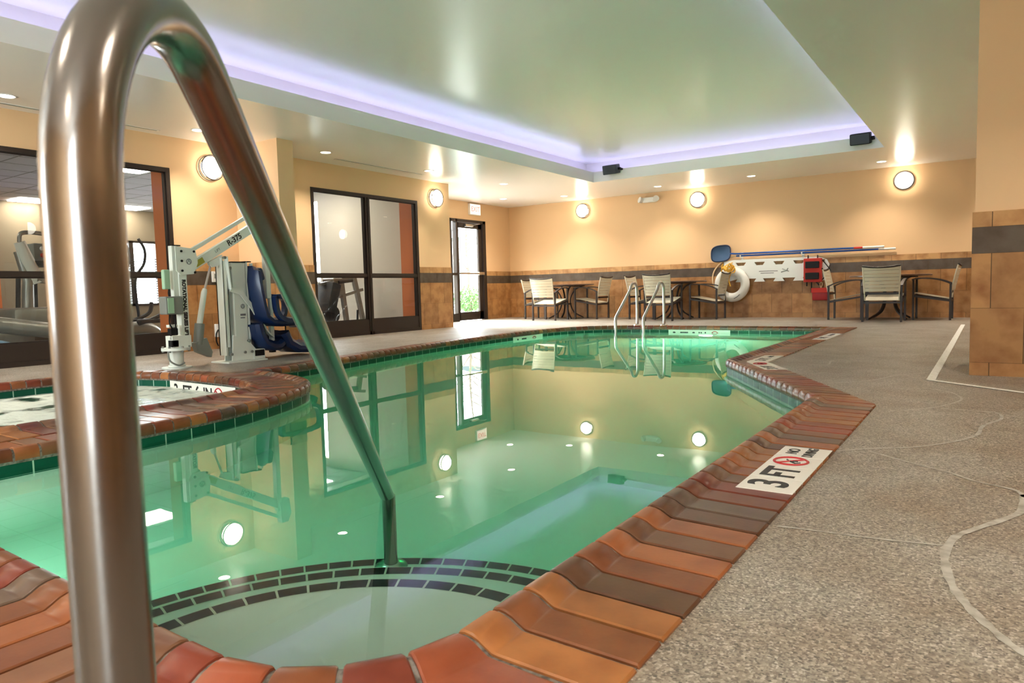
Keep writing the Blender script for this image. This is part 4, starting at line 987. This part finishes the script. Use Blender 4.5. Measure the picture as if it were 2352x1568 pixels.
# gym windows with blinds
mb = MB(); mb.box(-15.85, -15.78, 7.6, 7.65, .5, 1.95); mb.box(-15.85, -15.78, 8.7, 8.75, .5, 1.95); mb.box(-15.85, -15.78, 7.6, 8.75, 1.9, 1.95); mb.box(-15.85, -15.78, 7.6, 8.75, .5, .55); mb.box(-15.85, -15.78, 8.1, 8.2, .5, 1.95)
w3 = struct(mb.build('window_3', M['bronze']))
mb = MB()
for k in range(18): mb.box(-15.78, -15.75, 7.95, 8.7, .6+.055*k, .615+.055*k)
mb.build('blind', M['machinedark'], w3)
# treadmill
t = thing('treadmill', 'grey treadmill with upright console behind the near window', 'treadmill', (0, 0, 0))
B_('deck', 'machine', lambda m: (m.box(-9.9, -9.5, 2.2, 3.7, .12, .3, bev=.04), m.tube([(-9.0, 2.6, .50), (-9.0, 4.2, .22)], .09, 14)), True, t)
B_('belt', 'machinedark', lambda m: m.box(-9.88, -9.52, 2.2, 3.4, .3, .31), False, t)
B_('motor_cover', 'machine', lambda m: m.box(-10.0, -9.4, 3.45, 4.15, .30, .58, bev=.06), True, t)
B_('upright', 'machine', lambda m: m.tube([(-9.5, 3.62, .25), (-9.55, 3.68, .9), (-9.6, 3.62, 1.25)], [.07, .06, .05], 12), True, t)
B_('side_panel', 'gymwall', lambda m: m.tube([(-9.55, 3.78, .88), (-9.55, 3.72, 1.05), (-9.55, 3.62, 1.36)], [.085, .08, .06], 14), True, t)
B_('handle', 'machine', lambda m: (m.tube(bez([(-9.55, 3.62, 1.36), (-9.55, 3.64, 1.46), (-9.55, 3.75, 1.48), (-9.55, 3.9, 1.47)]), .025, 8), m.tube([(-9.5, 3.75, .92), (-9.5, 4.1, .86)], .04, 8)), True, t)
B_('console', 'machinedark', lambda m: m.box(-9.9, -9.5, 3.72, 4.1, 1.08, 1.14), False, t)
t = thing('exercise_machine', 'grey cross trainer half hidden behind the treadmill', 'exercise machine', (0, 0, 0), 0, 'machines in the fitness room')
B_('base', 'machine', lambda m: (m.box(-11.2, -10.5, 3.9, 4.8, .05, .35, bev=.06)), True, t)
B_('frame', 'machinedark', lambda m: [m.tube([(-10.8, 4.0+.22*k, .3), (-10.8, 4.05+.2*k, 1.0+.1*k)], .03, 8) for k in range(4)], True, t)
B_('arm', 'machine', lambda m: (m.tube(bez([(-10.6, 4.0, 1.0), (-10.6, 4.2, 1.2), (-10.6, 4.5, 1.28)]), .03, 8), m.tube([(-10.6, 4.5, 1.1), (-10.6, 4.7, .35)], .03, 8)), True, t)
B_('console', 'grey', lambda m: (m.box(-10.9, -10.4, 4.1, 4.9, 1.2, 1.42, bev=.03)), True, t)
for k in range(8):
    B_('knob', 'red' if k % 3 == 0 else 'whiteplastic', lambda m: m.lathe([(.03, 0), (.03, .04), (0, .04)], 10, c=(-10.4, 4.2+.16*(k % 4), 1.26+.09*(k//4)), axis=Matrix.Rotation(R(90), 3, 'Y')), False, t)
def elliptical(cx, cy_, lb):
    t = thing('cross_trainer', lb, 'exercise machine', (cx, cy_, 0), 0, 'machines in the fitness room')
    B_('base', 'machine', lambda m: (m.tube(bez([(0, -.25, .1), (0, 0, .22), (0, .25, .2), (0, .4, .08)]), [.1]*25, 10), m.box(-.3, .3, -.4, .45, .02, .08, bev=.02)), True, t)
    B_('column', 'machine', lambda m: m.tube([(0, -.22, .1), (0, -.2, .9), (0, -.25, 1.3)], [.06, .05, .04], 10), True, t)
    B_('console', 'machinedark', lambda m: (m.box(-.2, .2, -.32, -.14, 1.2, 1.6, bev=.03), m.box(-.15, .15, -.2, -.1, .9, 1.1, bev=.02)), True, t)
    for sx in (-1, 1):
        B_('pedal', 'machinedark', lambda m: (m.tube(bez([(sx*.2, .0, .3), (sx*.2, .2, .36), (sx*.2, .38, .45), (sx*.2, .42, .6)]), .03, 8), m.box(sx*.2-.07, sx*.2+.07, .0, .36, .3, .36, bev=.02)), True, t)
        B_('handle', 'machinedark', lambda m: m.tube(bez([(sx*.22, .0, .4), (sx*.22, -.02, .9), (sx*.22, .12, 1.15), (sx*.22, .14, 1.35), (sx*.22, .06, 1.5)]), .02, 8), True, t)
elliptical(-10.2, 5.2, 'dark and grey cross trainer seen just left of the orange strip')
t = thing('weight_bench', 'brown and grey weight machine behind the two-panel window', 'exercise machine', (0, 0, 0))
B_('frame', 'machine', lambda m: (m.bar([(-9.4, 8.45, .9), (-9.4, 8.55, .1)], .07, .07), m.bar([(-9.4, 8.75, .95), (-9.4, 8.95, .1)], .07, .07), m.bar([(-9.4, 8.0, .82), (-9.4, 8.9, .98)], .06, .05), m.bar([(-9.4, 8.4, .6), (-9.4, 8.95, .72)], .05, .05), m.bar([(-9.6, 8.0, .12), (-9.2, 8.9, .1)], .06, .06)), False, t)
B_('seat_pad', 'machinedark', lambda m: (m.box(-9.6, -9.2, 8.02, 8.22, .32, .85, rot=Matrix.Rotation(R(-18), 3, 'X'), bev=.03)), True, t)
B_('weight_stack', 'machine', lambda m: m.box(-9.6, -9.3, 8.2, 8.42, .62, .92, bev=.02), False, t)
B_('wheel', 'machinedark', lambda m: (m.lathe([(.0, -.05), (.16, -.05), (.16, .05), (0, .05)], 20, c=(-9.35, 8.15, .3), axis=Matrix.Rotation(R(90), 3, 'Y'))), True, t)
B_('lever', 'machinedark', lambda m: (m.tube([(-9.3, 8.3, .85), (-9.3, 8.62, .88)], .03, 8), m.tube([(-9.3, 8.7, .1), (-9.3, 8.72, .36)], .02, 8)), True, t)
t = thing('exercise_ball', 'pale blue exercise ball on the fitness room floor by the window', 'ball', (-8.75, 3.02, -.05))
mb = MB(); bmesh.ops.create_uvsphere(mb.bm, u_segments=28, v_segments=16, radius=.30); mb.build('ball_shell', M['ball'], t, True)
mb = MB(); mb.lathe([(.015, -.002), (.015, .004), (0, .004)], 12, c=(0, 0, .298)); mb.build('valve', M['grey'], t, True)

# ------------------------------------------------------------------ outdoors beyond the door
wall('floor_outdoor', [(-40, -9.47, 9.35, 34, -.16, -.06), (-40, -15.95, -4, 9.35, -.16, -.06)], 'pave')
def foliage(mb, c, rad, n, s, rg):
    for _ in range(n):
        v = Vector((rg.gauss(0, 1), rg.gauss(0, 1), rg.gauss(0, 1))).normalized()*rg.random()**.4
        p = Vector(c)+Vector((v.x*rad[0], v.y*rad[1], v.z*rad[2])); a = Vector((rg.uniform(-1, 1), rg.uniform(-1, 1), rg.uniform(-1, 1))).normalized(); b = a.orthogonal().normalized()
        mb.poly([p, p+a*s*.5+b*s*.25, p+a*s, p+a*s*.5-b*s*.25])
rg = random.Random(3)
for k, (x, y, s, lb) in enumerate([(-12.6, 16.2, .5, 'green bush outside seen low through the exit door'), (-13.6, 17.4, .55, 'second green bush outside behind the first one')]):
    t = thing('bush', lb, 'bush', (x, y, -.06), 0, 'bushes outside the door')
    mb = MB(); foliage(mb, (0, 0, s*.8), (s, s, s*.7), 900, .09, rg); mb.build('foliage', M['leaf'], t, recalc=False)
    mb = MB(); [mb.tube([(0, 0, 0), (rg.uniform(-.3, .3), rg.uniform(-.3, .3), s)], .015, 5) for _ in range(6)]; mb.build('stem', M['bark'], t)
t = thing('bare_tree', 'thin tree with bare dark branches outside the exit door', 'tree', (-14.2, 18.2, -.06))
mb = MB(); mb.tube(bez([(0, 0, 0), (.05, 0, 1.2), (-.1, .1, 2.4), (.1, 0, 3.8)]), [.07-.055*k/24 for k in range(25)], 7)
tips = []
for k in range(16):
    z0 = rg.uniform(1.0, 3.4); a = rg.uniform(0, 6.28); l = rg.uniform(.6, 1.5)
    e_ = (math.cos(a)*l, math.sin(a)*l, z0+rg.uniform(-.3, .8)); mb.tube(bez([(0, 0, z0), (e_[0]*.5, e_[1]*.5, z0+.25), e_], 4), [.022-.017*j/8 for j in range(9)], 5); tips.append(e_)
mb.build('trunk', M['bark'], t, True)
mb = MB()
for e_ in tips: foliage(mb, e_, (.35, .35, .25), 14, .07, rg)
mb.build('leaves', M['leaf'], t, recalc=False)
t = thing('outdoor_building', 'pale building with a dark window far outside the door', 'building', (-24, 30, -.06))
mb = MB(); mb.box(-6, 2, 0, 3, 0, 3.4); mb.build('wall', M['facade'], t)
mb = MB(); mb.box(1.99, 2.02, .6, 1.6, 1.0, 2.2); mb.box(-.6, .5, -.02, 0, 1.0, 2.3); mb.build('window', M['grey'], t)
mb = MB(); mb.box(-6.2, 2.2, -.2, 3.2, 3.4, 3.6); mb.build('roof', M['charcoal'], t)
